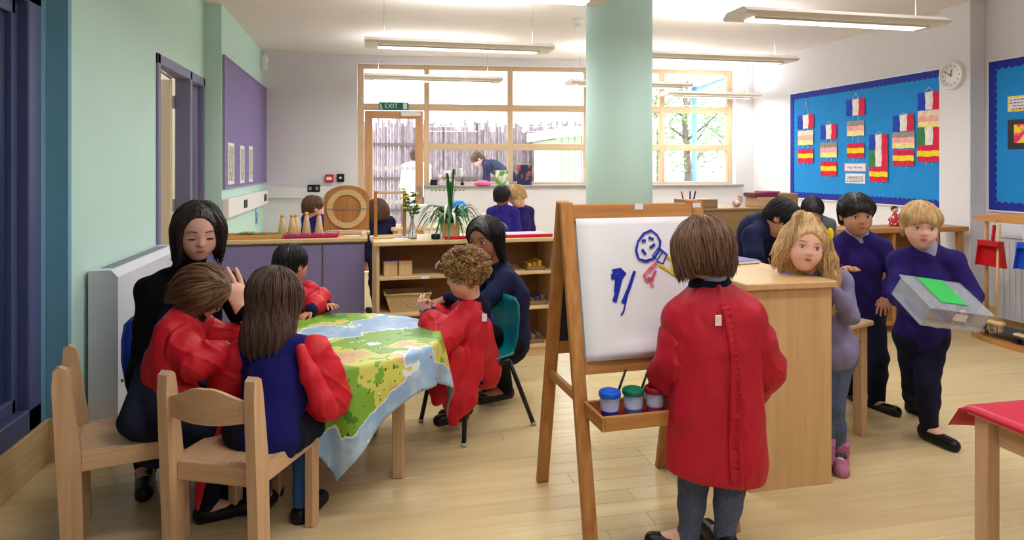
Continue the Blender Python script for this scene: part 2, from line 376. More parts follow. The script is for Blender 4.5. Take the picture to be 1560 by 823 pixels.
# exit sign over the door
s0, h0 = BP(576, 164); s1, h1 = BP(622, 155)
ex = empty('exit_sign', BM @ Vector(((s0+s1)/2, .12, h0-.02)), BETA, 'green and white exit sign above the garden door', 'sign')
hw = (s1-s0)/2; hh = .1
MB().box((-hw, -.012, 0), (hw, 0, hh), .002).build('plate', mat('sign_green', (0, 110, 84), 0.5, var=0.02), ex)
MX = lambda x, z: frameM((x, -.0125, z), (1, 0, 0), (0, 0, 1))
text_mesh('EXIT', .082, 'lettering', M_PAPER, ex, MX(-.03, hh/2))
pict = MB()
for (p, q, wd) in (((-.17, .055), (-.155, .03), .012), ((-.155, .03), (-.14, .008), .01), ((-.155, .03), (-.175, .008), .01), ((-.17, .055), (-.145, .05), .008), ((-.17, .055), (-.188, .04), .008)):
    pict.bar((p[0], -.0128, p[1]), (q[0], -.0128, q[1]), wd, .0012, 0, (1, 0, 0))
pict.prism([(.01*math.cos(i*.7), .01*math.sin(i*.7)) for i in range(9)], .0012, (-.165, -.0122, .073))
pict.box((.12, -.0135, .012), (.17, -.0122, .088)).build('running_figure', M_PAPER, ex)
# small fixtures on the plain part of the window wall
def wall_item(name, u, v, wd, ht, d, m, label, cat, extra=None):
    s_, h_ = BP(u, v); e = empty(name, BM @ Vector((s_, 0, h_)), BETA, label, cat)
    MB().box((-wd/2, -d, -ht/2), (wd/2, 0, ht/2), .006).build('housing', m, e)
    if extra: extra(e)
    return e
wall_item('fire_call_point', 502, 272, .1, .1, .045, mat('alarm_red', (196, 30, 40), 0.4, var=0.02), 'red fire call point with white press panel', 'alarm', lambda e: MB().box((-.032, -.05, -.02), (.032, -.045, .02), .002).build('press_panel', M_PAPER, e))
wall_item('door_release', 519, 271, .09, .1, .035, M_DARK, 'black door release button plate with white button', 'switch', lambda e: MB().lathe([(.016, 0), (.016, .012), (.0, .013)], 12, cap=False).build('button', M_PAPER, e, (0, -.035, 0)).__setattr__('rotation_euler', (math.pi/2, 0, 0)))
wall_item('wall_socket', 479, 287, .15, .09, .062, M_DARK, 'black double wall socket on white trunking', 'socket', lambda e: [MB().box((x, -.066, -.02), (x+.03, -.062, .02), .002).build('outlet', M_STEEL, e) for x in (-.055, .025)])
s0, h0 = BP(405, 297); s1, h1 = BP(545, 282)
tr = MB().box((.0, -.05, .96), (s_l-.02, 0, 1.1), .004); t_ = struct('trim_2', tr, M_PLASTIC, 'white cable trunking along the window wall'); t_.matrix_world = BM
pr = empty('motion_sensor', (XA, 8.62, 2.6), label='small white motion sensor high in the corner', cat='sensor')
MB().box((0, -.06, -.08), (.07, .06, .08), .012).build('housing', M_PLASTIC, pr)
MB().ball((.07, 0, -.02), (.02, .04, .035)).build('lens', mat('sensor_lens', (200, 200, 205), 0.3, var=0.02), pr)
sd = empty('smoke_detector', (2.0, 5.6, CEIL), label='small white detector on the ceiling beside the round column', cat='detector')
MB().lathe([(.05, 0), (.055, -.02), (.04, -.045), (.02, -.06), (.0, -.062)], 18, cap=False).build('body', M_PLASTIC, sd)
MB().box((-.03, -.05, -.1), (.03, .03, -.06), .008).build('head', M_PLASTIC, sd)
p = pix(880, 38, (CEIL-.05-HC)*F/(HY-38)); sd.location = (p.x, p.y, CEIL)
# round column
colp = pix(943, 300, 5.2)
cl = struct('column', MB().lathe([(.25, 0), (.25, CEIL)], 56, (colp.x, colp.y, 0)), M_MINT, 'round mint green structural column')
MB().lathe([(.262, 0), (.262, .18), (.25, .182)], 56, (colp.x, colp.y, 0), cap=False).build('base_ring', MA('z'), cl)
# ---- purple pin board, trunking on the alcove wall
y0 = on_x(341, 180, XA+.01).y; y1 = on_x(409, 200, XA+.01).y
pb = empty('notice_board', (XA+.002, y0, 1.15), label='large plain purple pin board with three narrow pictures', cat='notice board')
Lb = y1-y0; H0 = 1.17-1.15; H1 = 2.305-1.15
MB().box((0, 0, H0), (.018, Lb, H1), .003).build('panel', M_BOARDP, pb)
ed = MB()
for (a_, b_) in (((0, -.015, H0-.015), (.024, 0, H1+.015)), ((0, Lb, H0-.015), (.024, Lb+.015, H1+.015)), ((0, 0, H0-.015), (.024, Lb, H0)), ((0, 0, H1), (.024, Lb, H1+.015))): ed.box(a_, b_, .002)
ed.build('edge_strip', mat('board_edge', (150, 138, 178), 0.6, var=0.02), pb)
M_PHOTO = mat('picture_print', (126, 150, 120), 0.6, col2=(214, 206, 190), scale=(20, 40, 26), contrast=(.4, .6))
for (u, v0, v1, wd, l_) in ((352, 218, 281, .3, 'tall narrow picture of green figures pinned by the doorway'), (369, 222, 279, .24, 'narrow picture with dark blue figures on the purple board'), (382, 223, 277, .24, 'narrow picture with brown figures on the purple board')):
    p = on_x(u, v1, XA+.02); q = on_x(u, v0, XA+.02)
    pc = empty('pinned_picture', (XA+.019, p.y, p.z), label=l_, cat='picture')
    MB().box((0, -wd/2, 0), (.003, wd/2, q.z-p.z)).build('border', M_PAPER, pc)
    MB().box((.003, -wd/2+.03, .03), (.0045, wd/2-.03, q.z-p.z-.03)).build('print', M_PHOTO, pc)
ya = on_x(349, 295, XA+.06).y
tk = empty('trunking', (XA, ya, .9), label='thick white dado trunking with two sockets under the purple board', cat='trunking')
MB().box((0, 0, .0), (.06, 8.75-ya, .17), .008).build('cover', M_PLASTIC, tk)
for u in (374, 404):
    yy = on_x(u, 297, XA+.06).y-ya
    MB().box((.06, yy-.08, .045), (.068, yy+.08, .125), .003).build('socket_plate', M_DARK, tk)
st = empty('sticker_strip', on_x(391, 342, XA+.004), label='tall blue and white sticker strip below the trunking', cat='sticker')
MB().box((0, -.06, 0), (.002, .06, .28)).build('strip', mat('sticker_blue', (40, 110, 190), 0.5, col2=(200, 220, 240), scale=(3, 10, 22), contrast=(.48, .52)), st)
# ---- radiators
def radiator_cover():
    e = empty('radiator_cover', (XL, 3.7, 0), label='long white boxed radiator cover with sloping top edge against mint wall', cat='radiator')
    prof = [(.017, .03), (.15, .03), (.15, .805), (.118, .84), (.017, .84)]
    MB().prism(prof, 1.14, (0, 1.14, 0), (1, 0, 0), (0, 0, 1)).build('casing', M_RADI, e)
    MB().box((.03, .02, .0), (.14, 1.12, .03)).build('plinth', MA('y'), e)
    g = MB()
    for k in range(26): g.box((.04, .08+k*.038, .84), (.105, .1+k*.038, .8425))
    g.build('grille', mat('grille_grey', (150, 154, 165), 0.5, var=0.02), e)
    MB().tube([(.15, .05, .28), (.158, .05, .28)], .007).build('fixing_screw', M_DARK, e)
radiator_cover()
e = empty('panel_radiator', (XR-.016, 2.4, .12), label='white panel radiator behind the broom stand', cat='radiator')
MB().box((-.1, 0, 0), (-.03, 2.2, .66), .008).build('panel', M_RADI, e)
rb = MB()
for k in range(44): rb.box((-.106, .02+k*.05, .03), (-.1, .045+k*.05, .63), .002)
rb.build('fin', M_RADI, e)
MB().box((-.11, -.01, .66), (-.02, 2.21, .69), .004).build('top_grille', M_RADI, e)
for yy in (.2, 2.0): MB().box((-.03, yy, .1), (0.016, yy+.04, .6)).build('bracket', M_STEEL, e)
# ---- unseen lamp, added to brighten the view through the doorway
cl_ = empty('ceiling_lamp', (-2.4, 6.0, CEIL), label='added round fill lamp brightening the next room, out of sight', cat='lamp')
MB().lathe([(.16, 0), (.16, -.03), (.12, -.07), (.0, -.08)], 24, cap=False).build('diffuser', mat('fill_lamp_glow', (255, 250, 240), .5, emit=((255, 246, 232), 3.0), var=.001), cl_)
MB().lathe([(.175, 0), (.175, -.02), (.16, -.02), (.16, 0)], 24, cap=False).build('rim', M_PLASTIC, cl_)
ld = bpy.data.lights.new('lamp_light', 'POINT'); ld.energy = 60; ld.shadow_soft_size = .15; ld.color = (1, .95, .86)
lo = bpy.data.objects.new('lamp_light', ld); COL.objects.link(lo); lo.parent = cl_; lo.location = (0, 0, -.25)
# ---- suspended lamps
M_LAMP = mat('lamp_body', (230, 226, 216), 0.45, var=0.01)
M_TUBE = mat('lamp_glow', (255, 250, 244), 0.5, emit=((255, 248, 240), 6.0), var=0.001)
def lamp_proto():
    e = empty('pendant_lamp', (0, 0, 0))
    b = MB().prism([(-.13, 0), (.13, 0), (.15, .018), (.1, .05), (-.1, .05), (-.15, .018)], 1.5, (-.75, 0, 0), (0, 1, 0), (0, 0, 1))
    b.build('housing', M_LAMP, e)
    MB().box((-.64, -.06, -.006), (.64, .06, .0)).build('diffuser', M_TUBE, e)
    lv = MB()
    for k in range(44): lv.box((-.63+k*.0293, -.062, -.016), (-.626+k*.0293, .062, -.006))
    lv.box((-.65, -.068, -.016), (.65, -.062, -.001)).box((-.65, .062, -.016), (.65, .068, -.001))
    lv.build('louvre', mat('louvre_metal', (226, 224, 218), 0.4, var=0.01), e)
    for sx in (-.6, .6):
        MB().tube([(sx, 0, .05), (sx, 0, CEIL-2.3-.0)], .0022, 6).build('wire', M_STEEL, e)
        MB().lathe([(.03, -.03), (.035, -.002), (.035, 0)], 14).build('ceiling_rose', M_PLASTIC, e, (sx, 0, CEIL-2.3))
    for up, pw, z in ((0, LAMP_DOWN, -.02), (1, LAMP_UP, .056)):
        ld = bpy.data.lights.new('lamp_light', 'AREA'); ld.shape = 'RECTANGLE'; ld.size = 1.28; ld.size_y = .12; ld.energy = pw; ld.color = (1, .985, .96)
        lo = bpy.data.objects.new('lamp_light', ld); COL.objects.link(lo); lo.parent = e; lo.location = (0, 0, z)
        if up: lo.rotation_euler = (math.pi, 0, 0)
    return e
LP = lamp_proto(); used = False
for (x, y, h, lb) in ((.62, 3.72, 2.3, 'pendant lamp overhead between the map table and the round column'), (.76, 5.45, 2.3, 'pendant lamp hanging over the purple backed cabinet'), (.76, 7.52, 2.3, 'slim pendant lamp hanging in front of the garden door'),
                   (3.06, 3.94, 2.3, 'pendant lamp hanging close to the clock pillar'), (3.06, 5.56, 2.3, 'pendant lamp behind the round column before the window'), (3.06, 7.56, 2.3, 'slim pendant lamp half hidden by the round column at the window'),
                   (4.35, 8.0, 2.25, 'thin pendant lamp in the window corner by the notice board'),
                   (.62, 1.9, 2.3, 'pendant lamp above the map covered table aisle'), (3.06, 1.9, 2.3, 'pendant lamp above the red clothed table'), (.62, -.2, 2.3, 'pendant lamp near the rear wall, door side'), (3.06, -.2, 2.3, 'pendant lamp near the rear wall, board side')):
    o = LP if not used else copy_tree(LP); used = True
    o.location = (x, y, h); tag(o, lb, 'lamp', 'suspended classroom lamps')
    if h != 2.3: o.scale = (.86, .9, 1.11)
# ================================================================== outdoors
struct('ground_outside', MB().box((-6, 8.95, -.25), (16, 30, -.08)), mat('paving_pale', (196, 190, 182), 0.9, var=0.05, scale=(2, 2, 2)), 'pale paved yard outside the window')
FY = 13.2
rd = MB(); r_ = random.Random(5)
x = -3.0
while x < 5.8:
    ww = r_.uniform(.03, .06); hh = 2.18+r_.uniform(-.16, .12)
    rd.box((x, FY+r_.uniform(-.03, .03), -.08), (x+ww*.92, FY+.06, hh)); x += ww
fe = rd.build('brushwood_fence', mat('brushwood', (120, 104, 110), 0.95, col2=(168, 152, 158), scale=(30, 30, 9), contrast=(.3, .7), bump=.3))
tag(fe, 'tall ragged brushwood fence across the yard', 'fence', kind='stuff')
rl = MB()
for zz in (.5, 1.1, 1.75): rl.box((-3, FY-.06, zz), (5.8, FY-.03, zz+.05))
rl.build('fence_rail', mat('rail_dark', (104, 90, 86), 0.9, var=.1), fe)
# shed
shp = pix(868, 260, 11.6)
sh = empty('garden_shed', (shp.x-.25, shp.y, -.08), label='pale green boarded garden shed with white roof edge', cat='shed')
M_SHED = mat('shed_paint', (200, 214, 186), 0.8, var=.04, scale=(20, 20, 3))
for k in range(16): MB().box((k*.115, 0, 0), (k*.115+.108, .03, 1.92+k*.012), .004).build('board', M_SHED, sh)
MB().box((0, .03, 0), (1.84, 1.5, 1.9), 0).build('body', M_SHED, sh)
MB().prism([(-.1, 1.9), (2.0, 2.12), (2.0, 2.28), (-.1, 2.06)], -1.8, (0, -.12, 0)).build('roof', mat('shed_roof', (236, 236, 232), 0.7, var=.02), sh)
# canopy with blue post
cp = pix(1058, 260, 13.0)
ca = empty('yard_canopy', (cp.x, cp.y, -.08), label='light blue post carrying a sloping canopy in the yard', cat='canopy')
M_PB = mat('canopy_blue', (120, 170, 210), 0.5, var=.03)
MB().tube([(0, 0, 0), (0, 0, 2.95)], .05, 12).build('post', M_PB, ca)
MB().prism([(-.55, 2.85), (.9, 3.25), (.9, 3.31), (-.55, 2.91)], -1.4, (0, -.6, 0)).build('roof', mat('canopy_grey', (140, 150, 170), 0.5, var=.03), ca)
MB().bar((0, 0, 2.9), (.8, 0, 3.18), .05, .05).build('brace', M_PB, ca)
def tree(x, y, h, label, seed):
    r = random.Random(seed); e = empty('tree', (x, y, -.08), label=label, cat='tree', group='trees beyond the yard')
    t_ = MB().tube([(0, 0, 0), (.05, .02, h*.3), (-.05, .0, h*.6), (.02, 0, h*.85)], [.12, .1, .07, .03], 8)
    for k in range(9):
        a = r.uniform(0, 6.28); z0 = h*r.uniform(.3, .75)
        t_.tube([(0, 0, z0), (.5*math.cos(a), .5*math.sin(a), z0+.35), (1.0*math.cos(a), 1.0*math.sin(a), z0+.75)], [.04, .025, .01], 5)
    t_.build('trunk', mat('bark', (120, 106, 96), .9, var=.15), e)
    lv = MB()
    for k in range(1500):
        a = r.uniform(0, 6.28); q = r.random()**.5*1.35; z = h*.62+r.gauss(0, h*.17)
        c = Vector((q*math.cos(a), q*math.sin(a), z)); n1 = Vector((r.gauss(0, 1), r.gauss(0, 1), r.gauss(0, 1))).normalized(); n2 = n1.orthogonal().normalized(); s_ = r.uniform(.04, .08)
        lv.add([c-n1*s_, c+n2*s_*.5, c+n1*s_, c-n2*s_*.5], [(0, 1, 2, 3)])
    o = lv.build('crown', mat('leaf_green', (120, 150, 96), .8, var=.2, scale=(3, 3, 3)), e); o['kind'] = 'stuff'
for (u, z, h, sd_, lb) in ((1046, 17, 4.2, 1, 'leafy tree behind the blue canopy post'), (1118, 21, 4.4, 2, 'leafy tree by the window corner of the yard'), (1000, 24, 5.0, 3, 'distant leafy tree seen beside the round column')):
    p = pix(u, 254, z); tree(p.x, p.y, h, lb, sd_)

# ================================================================== furniture
# ---- cabinet with purple felt back
U0 = (-1.12, 4.98, 0)
pu = empty('low_cabinet', U0, label='low wooden cabinet with purple felt back panels behind the map table', cat='cabinet')
PWd = 1.13
MB().box((0, .03, 0), (PWd, .42, .815), .004).build('body', MA('x'), pu)
for a, b in ((0.0, .835), (.842, PWd)): MB().box((a, 0, .02), (b, .03, .80), .004).build('felt_panel', M_FELT, pu)
MB().box((-.02, -.02, .815), (PWd+.02, .45, .845), .006).build('top', MA('x'), pu)
# ---- open shelf unit
S0 = Vector((.085, 4.64, 0)); SW = 1.27; SRZ = math.radians(3)
su = empty('shelf_unit', S0, SRZ, label='open pale wood shelf unit with two shelves beside the easel', cat='shelf')
for x in (0, SW-.022): MB().box((x, 0, 0), (x+.022, .4, .82), .003).build('side_panel', MA('z'), su)
MB().box((-.02, -.03, .82), (SW+.02, .43, .85), .005).build('top', MA('x'), su)
MB().box((.022, .385, .06), (SW-.022, .4, .82)).build('back_panel', SHB('x'), su)
for z in (.06, .335, .585): MB().box((.022, .01, z), (SW-.022, .385, z+.022), .003).build('shelf', MA('x'), su)
MB().box((.022, .02, 0), (SW-.022, .04, .06)).build('plinth', MA('x'), su)
for (x, z) in ((.3, .585), (.29, .335)): MB().box((x, .0085, z+.002), (x+.055, .0098, z+.02)).build('shelf_label', M_PAPER, su)
def on_su(x, y, z): return S0+Matrix.Rotation(SRZ, 3, 'Z') @ Vector((x, y, z))
# ---- shelf contents
def thing_at(name, loc, label, cat, group=None, rz=SRZ): return empty(name, loc, rz, label, cat, group)
for k, (x, lc, lb) in enumerate(((.025, (70, 80, 130), 'wooden cube box with blue lid edge on upper shelf'), (.125, (178, 40, 44), 'wooden cube box with red lid edge on upper shelf'))):
    e = thing_at('wooden_box', on_su(x+.03, .06, .607), lb, 'box')
    MB().box((0, 0, 0), (.092, .12, .1), .003).build('body', MA('z'), e)
    MB().box((-.001, -.001, .1), (.093, .121, .106), .001).build('lid', mat('lid%d' % k, lc, .5, var=.03), e)
e = thing_at('basket', on_su(.05, .03, .357), 'pale wicker basket of blue toys on the shelf unit', 'basket')
M_WICK = mat('wicker', (200, 170, 124), .8, var=.16, scale=(60, 60, 160), bump=.6)
bs = MB(); w0, w1_, d0, d1_, h = .12, .155, .09, .11, .12
cx, cy = .17, .13
ring = lambda w_, d_, z: [(cx-w_, cy-d_, z), (cx+w_, cy-d_, z), (cx+w_, cy+d_, z), (cx-w_, cy+d_, z)]
bs.add(ring(w0, d0, 0)+ring(w1_, d1_, h)+ring(w1_-.01, d1_-.01, h)+ring(w0-.01, d0-.01, .01), [(0, 3, 2, 1)]+[(i, (i+1) % 4, 4+(i+1) % 4, 4+i) for i in range(4)]+[(4+i, 4+(i+1) % 4, 8+(i+1) % 4, 8+i) for i in range(4)]+[(8+i, 8+(i+1) % 4, 12+(i+1) % 4, 12+i) for i in range(4)]+[(12, 13, 14, 15)])
bs.build('body', M_WICK, e)
MB().tube([Vector(p) for p in ring(w1_, d1_, h)]+[Vector(ring(w1_, d1_, h)[0])], .008, 6).build('rim', M_WICK, e)
for (x, y, z, sx, c_, lb) in ((.09, .12, .07, .07, (20, 40, 150), 'dark blue toy block in the wicker basket'), (.22, .13, .07, .1, (40, 130, 220), 'light blue toy block in the wicker basket')):
    q = thing_at('toy_block', on_su(.05+x, .03+y, .357+z-.04), lb, 'toy')
    MB().box((-sx/2, -.05, -.02), (sx/2, .05, .06), .012).build('body', mat('blk%d' % c_[1], c_, .4, var=.03), q)
    for k in range(3): MB().lathe([(.012, .06), (.012, .07)], 10, (-sx/2+.02+k*(sx-.04)/2, 0, 0)).build('stud', mat('blk%d' % c_[1], c_), q)
# toy horse
e = thing_at('toy_horse', on_su(.5, .1, .607), 'black and white toy horse on the upper shelf', 'toy')
hb = MB().ball((0, 0, .075), (.06, .025, .028)).tube([(.04, 0, .085), (.065, 0, .12)], [.02, .014])
hb.ball((.08, 0, .122), (.026, .012, .013))
for x in (-.04, .04):
    for y in (-.014, .014): hb.tube([(x, y, .07), (x, y, .0)], [.011, .008], 6)
hb.build('body', M_DARK, e); MB().tube([(-.055, 0, .085), (-.08, 0, .06), (-.085, 0, .03)], [.006, .01, .004], 6).build('tail', M_PAPER, e)
MB().ball((.095, 0, .12), (.012, .01, .01)).build('muzzle', M_PAPER, e)
def block_tray(x, z, c1, c2, lb):
    e = thing_at('toy_tray', on_su(x, .05, z+.022), lb, 'tray')
    MB().box((0, 0, 0), (.14, .2, .008), .002).box((0, 0, 0), (.14, .01, .03)).box((0, .19, 0), (.14, .2, .03)).box((0, 0, 0), (.01, .2, .03)).box((.13, 0, 0), (.14, .2, .03)).build('tray', BR('x'), e)
    for k, c_ in enumerate((c1, c2, c1)):
        MB().box((.02+k*.037, .03, .008), (.05+k*.037, .17, .045+.01*k), .004).build('block', mat('tb%d%d%d' % c_, c_, .5, var=.04), e)
block_tray(1.06, .585, (214, 176, 60), (200, 150, 40), 'wooden tray of yellow blocks on upper shelf end')
block_tray(.9, .335, (200, 40, 40), (230, 200, 40), 'wooden tray of red and yellow blocks on middle shelf')
block_tray(1.08, .335, (120, 80, 60), (60, 70, 130), 'wooden tray with dark pieces on middle shelf end')
block_tray(1.05, .06, (110, 90, 80), (150, 120, 90), 'wooden tray with brown pieces on lowest shelf')
block_tray(.8, .585, (214, 176, 60), (190, 140, 60), 'small wooden tray of yellow pieces behind crouching person')
# ---- things on the shelf top
zt = .85
e = thing_at('dressing_frame', on_su(.0, .2, zt), 'empty upright wooden frame standing on shelf unit', 'wooden frame')
for (a, b, n_) in (((0, 0, 0), (.022, .03, .33), 'upright'), ((.2, 0, 0), (.222, .03, .33), 'upright')): MB().box(a, b, .003).build(n_, PI_('z'), e)
for z in (.0, .308): MB().box((.022, .004, z), (.2, .026, z+.022), .003).build('cross_bar', MA('x'), e)
MB().box((-.01, -.03, 0), (.232, .06, .012), .003).build('foot', MA('x'), e)
e = thing_at('glass_vase', on_su(.255, .12, zt), 'clear glass vase on the shelf unit', 'vase')
M_VG = mat('vase_glass', (235, 240, 242), .05, trans=.92, spec=.5)
MB().lathe([(.032, 0), (.034, .02), (.022, .07), (.012, .12), (.011, .15), (.014, .16), (.010, .158), (.009, .12), (.018, .07), (.028, .02), (.026, .006)], 18, cap=True).build('body', M_VG, e)
e = thing_at('flower_bunch', on_su(.255, .12, zt+.01), 'bunch of small yellow flowers in the glass vase', 'flowers')
r_ = random.Random(2)
M_STEM = mat('stem_green', (70, 110, 50), .6, var=.1); M_YEL = mat('petal_yellow', (240, 206, 30), .6, var=.08, scale=(60, 60, 60))
for k in range(8):
    a = r_.uniform(0, 6.28); q = r_.uniform(.02, .065); z = r_.uniform(.2, .34)
    tip = Vector((q*math.cos(a)-.02, q*math.sin(a)*.6, z))
    sb = MB().tube([(0, 0, .0), (0, 0, .12), tip*.7+Vector((0, 0, .06)), tip], .0022, 5)
    for j in range(3):
        b_ = r_.uniform(0, 6.28); c = Vector((0, 0, .1+.05*j))+tip*.3
        sb.add([c, c+Vector((math.cos(b_)*.03, math.sin(b_)*.03, .02)), c+Vector((math.cos(b_)*.055, math.sin(b_)*.055, .01)), c+Vector((math.cos(b_)*.03, math.sin(b_)*.03, -.005))], [(0, 1, 2, 3)])
    st_ = sb.build('stem', M_STEM, e)
    pm = MB()
    for j in range(7):
        b_ = 2*math.pi*j/7; pm.ball(tip+Vector((math.cos(b_)*.011, math.sin(b_)*.011, 0)), (.009, .009, .005), 6)
    pm.ball(tip+Vector((0, 0, .004)), .006, 6); pm.build('blossom', M_YEL, st_)
e = thing_at('hexagonal_dish', on_su(.41, .06, zt), 'small black hexagonal dish on shelf unit', 'dish')
MB().lathe([(.03, 0), (.034, .018), (.03, .034), (.024, .034), (.026, .014), (.0, .012)], 6, cap=False).build('body', M_DARK, e)
def planter(x, y, w_, h_, lb):
    e = thing_at('wooden_planter', on_su(x, y, zt), lb, 'planter')
    for (a, b) in (((0, 0, 0), (w_, .012, h_)), ((0, w_-.012, 0), (w_, w_, h_)), ((0, .012, 0), (.012, w_-.012, h_)), ((w_-.012, .012, 0), (w_, w_-.012, h_))): MB().box(a, b, .002).build('side_board', MA('x'), e)
    MB().box((.012, .012, 0), (w_-.012, w_-.012, h_*.8)).build('soil', mat('soil', (60, 44, 34), .95, var=.2, scale=(60, 60, 60)), e)
    return e
planter(.475, .1, .11, .105, 'square wooden plant box holding the spider plant')
planter(.83, .16, .09, .055, 'low wooden plant box behind the crouching person')
e = thing_at('spider_plant', on_su(.53, .16, zt+.084), 'striped spider plant with long arching leaves', 'plant')
r_ = random.Random(11)
M_L1 = mat('leaf_dark', (30, 92, 44), .45, var=.2, scale=(10, 10, 10)); M_L2 = mat('leaf_pale', (206, 220, 196), .5, var=.06, scale=(10, 10, 10))
def strap_leaf(n, a, L, rise, wd, m):
    mb = MB(); V = []; N = 9
    for i in range(N):
        t = i/(N-1); q = L*t*(1-.15*t); z = rise*math.sin(min(1.0, t*1.15)*math.pi*.62)-L*.55*t**2.4
        wv = wd*math.sin(math.pi*(.12+.86*t))
        c = Vector((math.cos(a)*q, math.sin(a)*q, z)); s_ = Vector((-math.sin(a), math.cos(a), 0))*wv
        V += [c-s_, c+Vector((0, 0, -wv*.3)), c+s_]
    Fs = [(3*i+j, 3*i+j+1, 3*i+j+4, 3*i+j+3) for i in range(N-1) for j in (0, 1)]
    mb.smooth = True; mb.add(V, Fs); return mb.build('leaf', m, e)
for k in range(64):
    a = k*2.399+r_.uniform(-.3, .3); L = r_.uniform(.18, .36); strap_leaf(k, a, L, r_.uniform(.09, .2), r_.uniform(.008, .013), M_L1 if k % 3 else M_L2)
for k in range(5): strap_leaf(k, k*1.3, .07, .3+.03*k, .011, M_L1)
e = thing_at('seedling', on_su(.86, .2, zt+.044), 'small leafy seedling beside the crouching person', 'plant')
for k in range(12): strap_leaf(k, k*2.4, .1+.02*(k % 3), .07, .008, M_L1 if k % 2 else M_L2)
e = thing_at('toy_candle', on_su(.80, .3, zt), 'thin white candle stick on shelf unit', 'candle')
MB().lathe([(.02, 0), (.02, .01), (.005, .014), (.005, .1)], 12).build('stick', M_STEEL, e); MB().lathe([(.004, .1), (.014, .125), (.011, .15), (.0, .165)], 12, cap=False).build('flame_shape', M_PAPER, e)
e = thing_at('red_tray', on_su(.46, -.01, zt), 'long red and blue felt map mat on the shelf unit', 'mat')
MB().box((0, 0, 0), (.78, .02, .022), .005).build('front_edge', mat('mat_red', (196, 30, 46), .6, var=.05), e)
MB().box((0.02, .02, 0), (.78, .3, .012), .003).build('sheet', mat('mat_map', (150, 180, 214), .7, col2=(226, 160, 170), scale=(7, 7, 7), contrast=(.45, .55)), e).location.x = .0
# keep plant boxes standing on the mat clear: mat starts right of them
for ch in [o for o in bpy.data.objects if o.parent == e and o.name.startswith('sheet')]: ch.scale = (.40, 1, 1); ch.location.x = .465
e = thing_at('paper_sheet', on_su(.12, .07, zt), 'loose white paper sheets on the shelf unit', 'paper')
MB().box((0, 0, 0), (.12, .07, .002)).build('sheet', M_PAPER, e); MB().box((.01, .01, .002), (.11, .08, .0035)).build('sheet', M_PAPER, e)
# ---- things on the purple cabinet
zc = .845
def on_pu(x, y): return Vector((U0[0]+x, U0[1]+y, zc))
e = empty('board_tray', on_pu(.1, .02), label='long orange tray with green and red pieces on the purple cabinet', cat='tray')
MB().box((0, 0, 0), (.46, .16, .012), .003).box((0, 0, .012), (.46, .012, .03), .002).box((0, .148, .012), (.46, .16, .03), .002).build('tray', wood('orangewood', (206, 150, 80), (226, 174, 104), 'x'), e)
r_ = random.Random(4)
for k in range(15):
    c_ = ((60, 140, 60), (186, 60, 60))[k % 2]
    MB().box((.015+k*.029, .02, .012), (.04+k*.029, .14, .034+.012*r_.random()), .004).build('piece', mat('pc%d' % c_[0], c_, .6, var=.05), e)
e = empty('pink_tray', on_pu(.58, .03), label='pink plastic tray on the purple cabinet', cat='tray')
M_PINK = mat('pink_plastic', (196, 40, 110), .4, var=.03)
MB().box((0, 0, 0), (.36, .2, .01), .004).box((-.008, -.008, .006), (.368, 0, .026), .003).box((-.008, .2, .006), (.368, .208, .026), .003).box((-.008, 0, .006), (0, .2, .026), .003).box((.36, 0, .006), (.368, .2, .026), .003).build('body', M_PINK, e)
for k, x in enumerate((.05, .135, .22, .305)):
    d = empty('grey_dish', on_pu(.58+x, .08)+Vector((0, 0, .01)), label='small grey dish on the pink tray', cat='dish', group='grey dishes on the pink tray')
    MB().lathe([(.022, 0), (.034, .016), (.036, .018), (.03, .015), (.0, .006)], 16, cap=False).build('body', mat('dish_grey', (130, 128, 126), .5, var=.06), d)
for k, (u, h_) in enumerate(((430, .15), (445, .15), (450, .148), (467, .165), (486, .165))):
    p = on_y(u, 352, U0[1]+.17)
    d = empty('wooden_skittle', Vector((p.x, p.y if k not in (1, 2) else p.y+.0, zc+.01)), label=('wooden skittle standing alone at the end of the pink tray', 'wooden skittle standing just before another one on the pink tray', 'wooden skittle half hidden behind its neighbour on the pink tray', 'tall wooden skittle between the close pair and the last one', 'tall wooden skittle on the pink tray next to the arched board')[k], cat='skittle', group='wooden skittles on the pink tray')
    if k == 2: d.location.y += .045
    MB().lathe([(.032, 0), (.034, .006), (.014, h_*.82), (.010, h_*.86)], 16).build('cone', MA('z'), d)
    MB().ball((0, 0, h_*.93), .015, 12).build('head', wood('orangewood', (206, 150, 80), (226, 174, 104), 'z'), d)
e = empty('weaving_board', on_pu(1.0, .3), label='arched wooden board with a pale ring standing on purple cabinet', cat='board')
R0 = .165; arch = [(-R0, 0), (R0, 0), (R0, .235)]+[(R0*math.cos(a), .235+.1*math.sin(a)) for a in [math.pi*i/16 for i in range(1, 16)]]+[(-R0, .235)]
MB().prism(arch, .02, (0.0, 0, .03)).build('board', PI_('z'), e)
MB().box((-.17, -.09, 0), (.17, .03, .022), .004).build('base', MA('x'), e)
rg = MB(); N = 40
V = []
for i in range(N):
    a = 2*math.pi*i/N
    for (r0, y0) in ((.145, -.02), (.145, -.034), (.105, -.034), (.105, -.02)): V.append((r0*math.cos(a), y0, .19+r0*math.sin(a)))
rg.add(V, [(4*i+j, 4*((i+1) % N)+j, 4*((i+1) % N)+(j+1) % 4, 4*i+(j+1) % 4) for i in range(N) for j in range(4)])
rg.build('ring', MA('x'), e)
MB().box((-.15, -.036, .187), (.15, -.033, .193)).build('cross_cord', M_STEEL, e)
e = empty('door_wedge', on_pu(.99, .08), label='white paper scrap at the cabinet corner', cat='paper')
MB().box((0, 0, 0), (.1, .06, .004)).box((.12, -.0, 0.0), (.15, .06, .03), .004).build('scrap', M_PAPER, e)
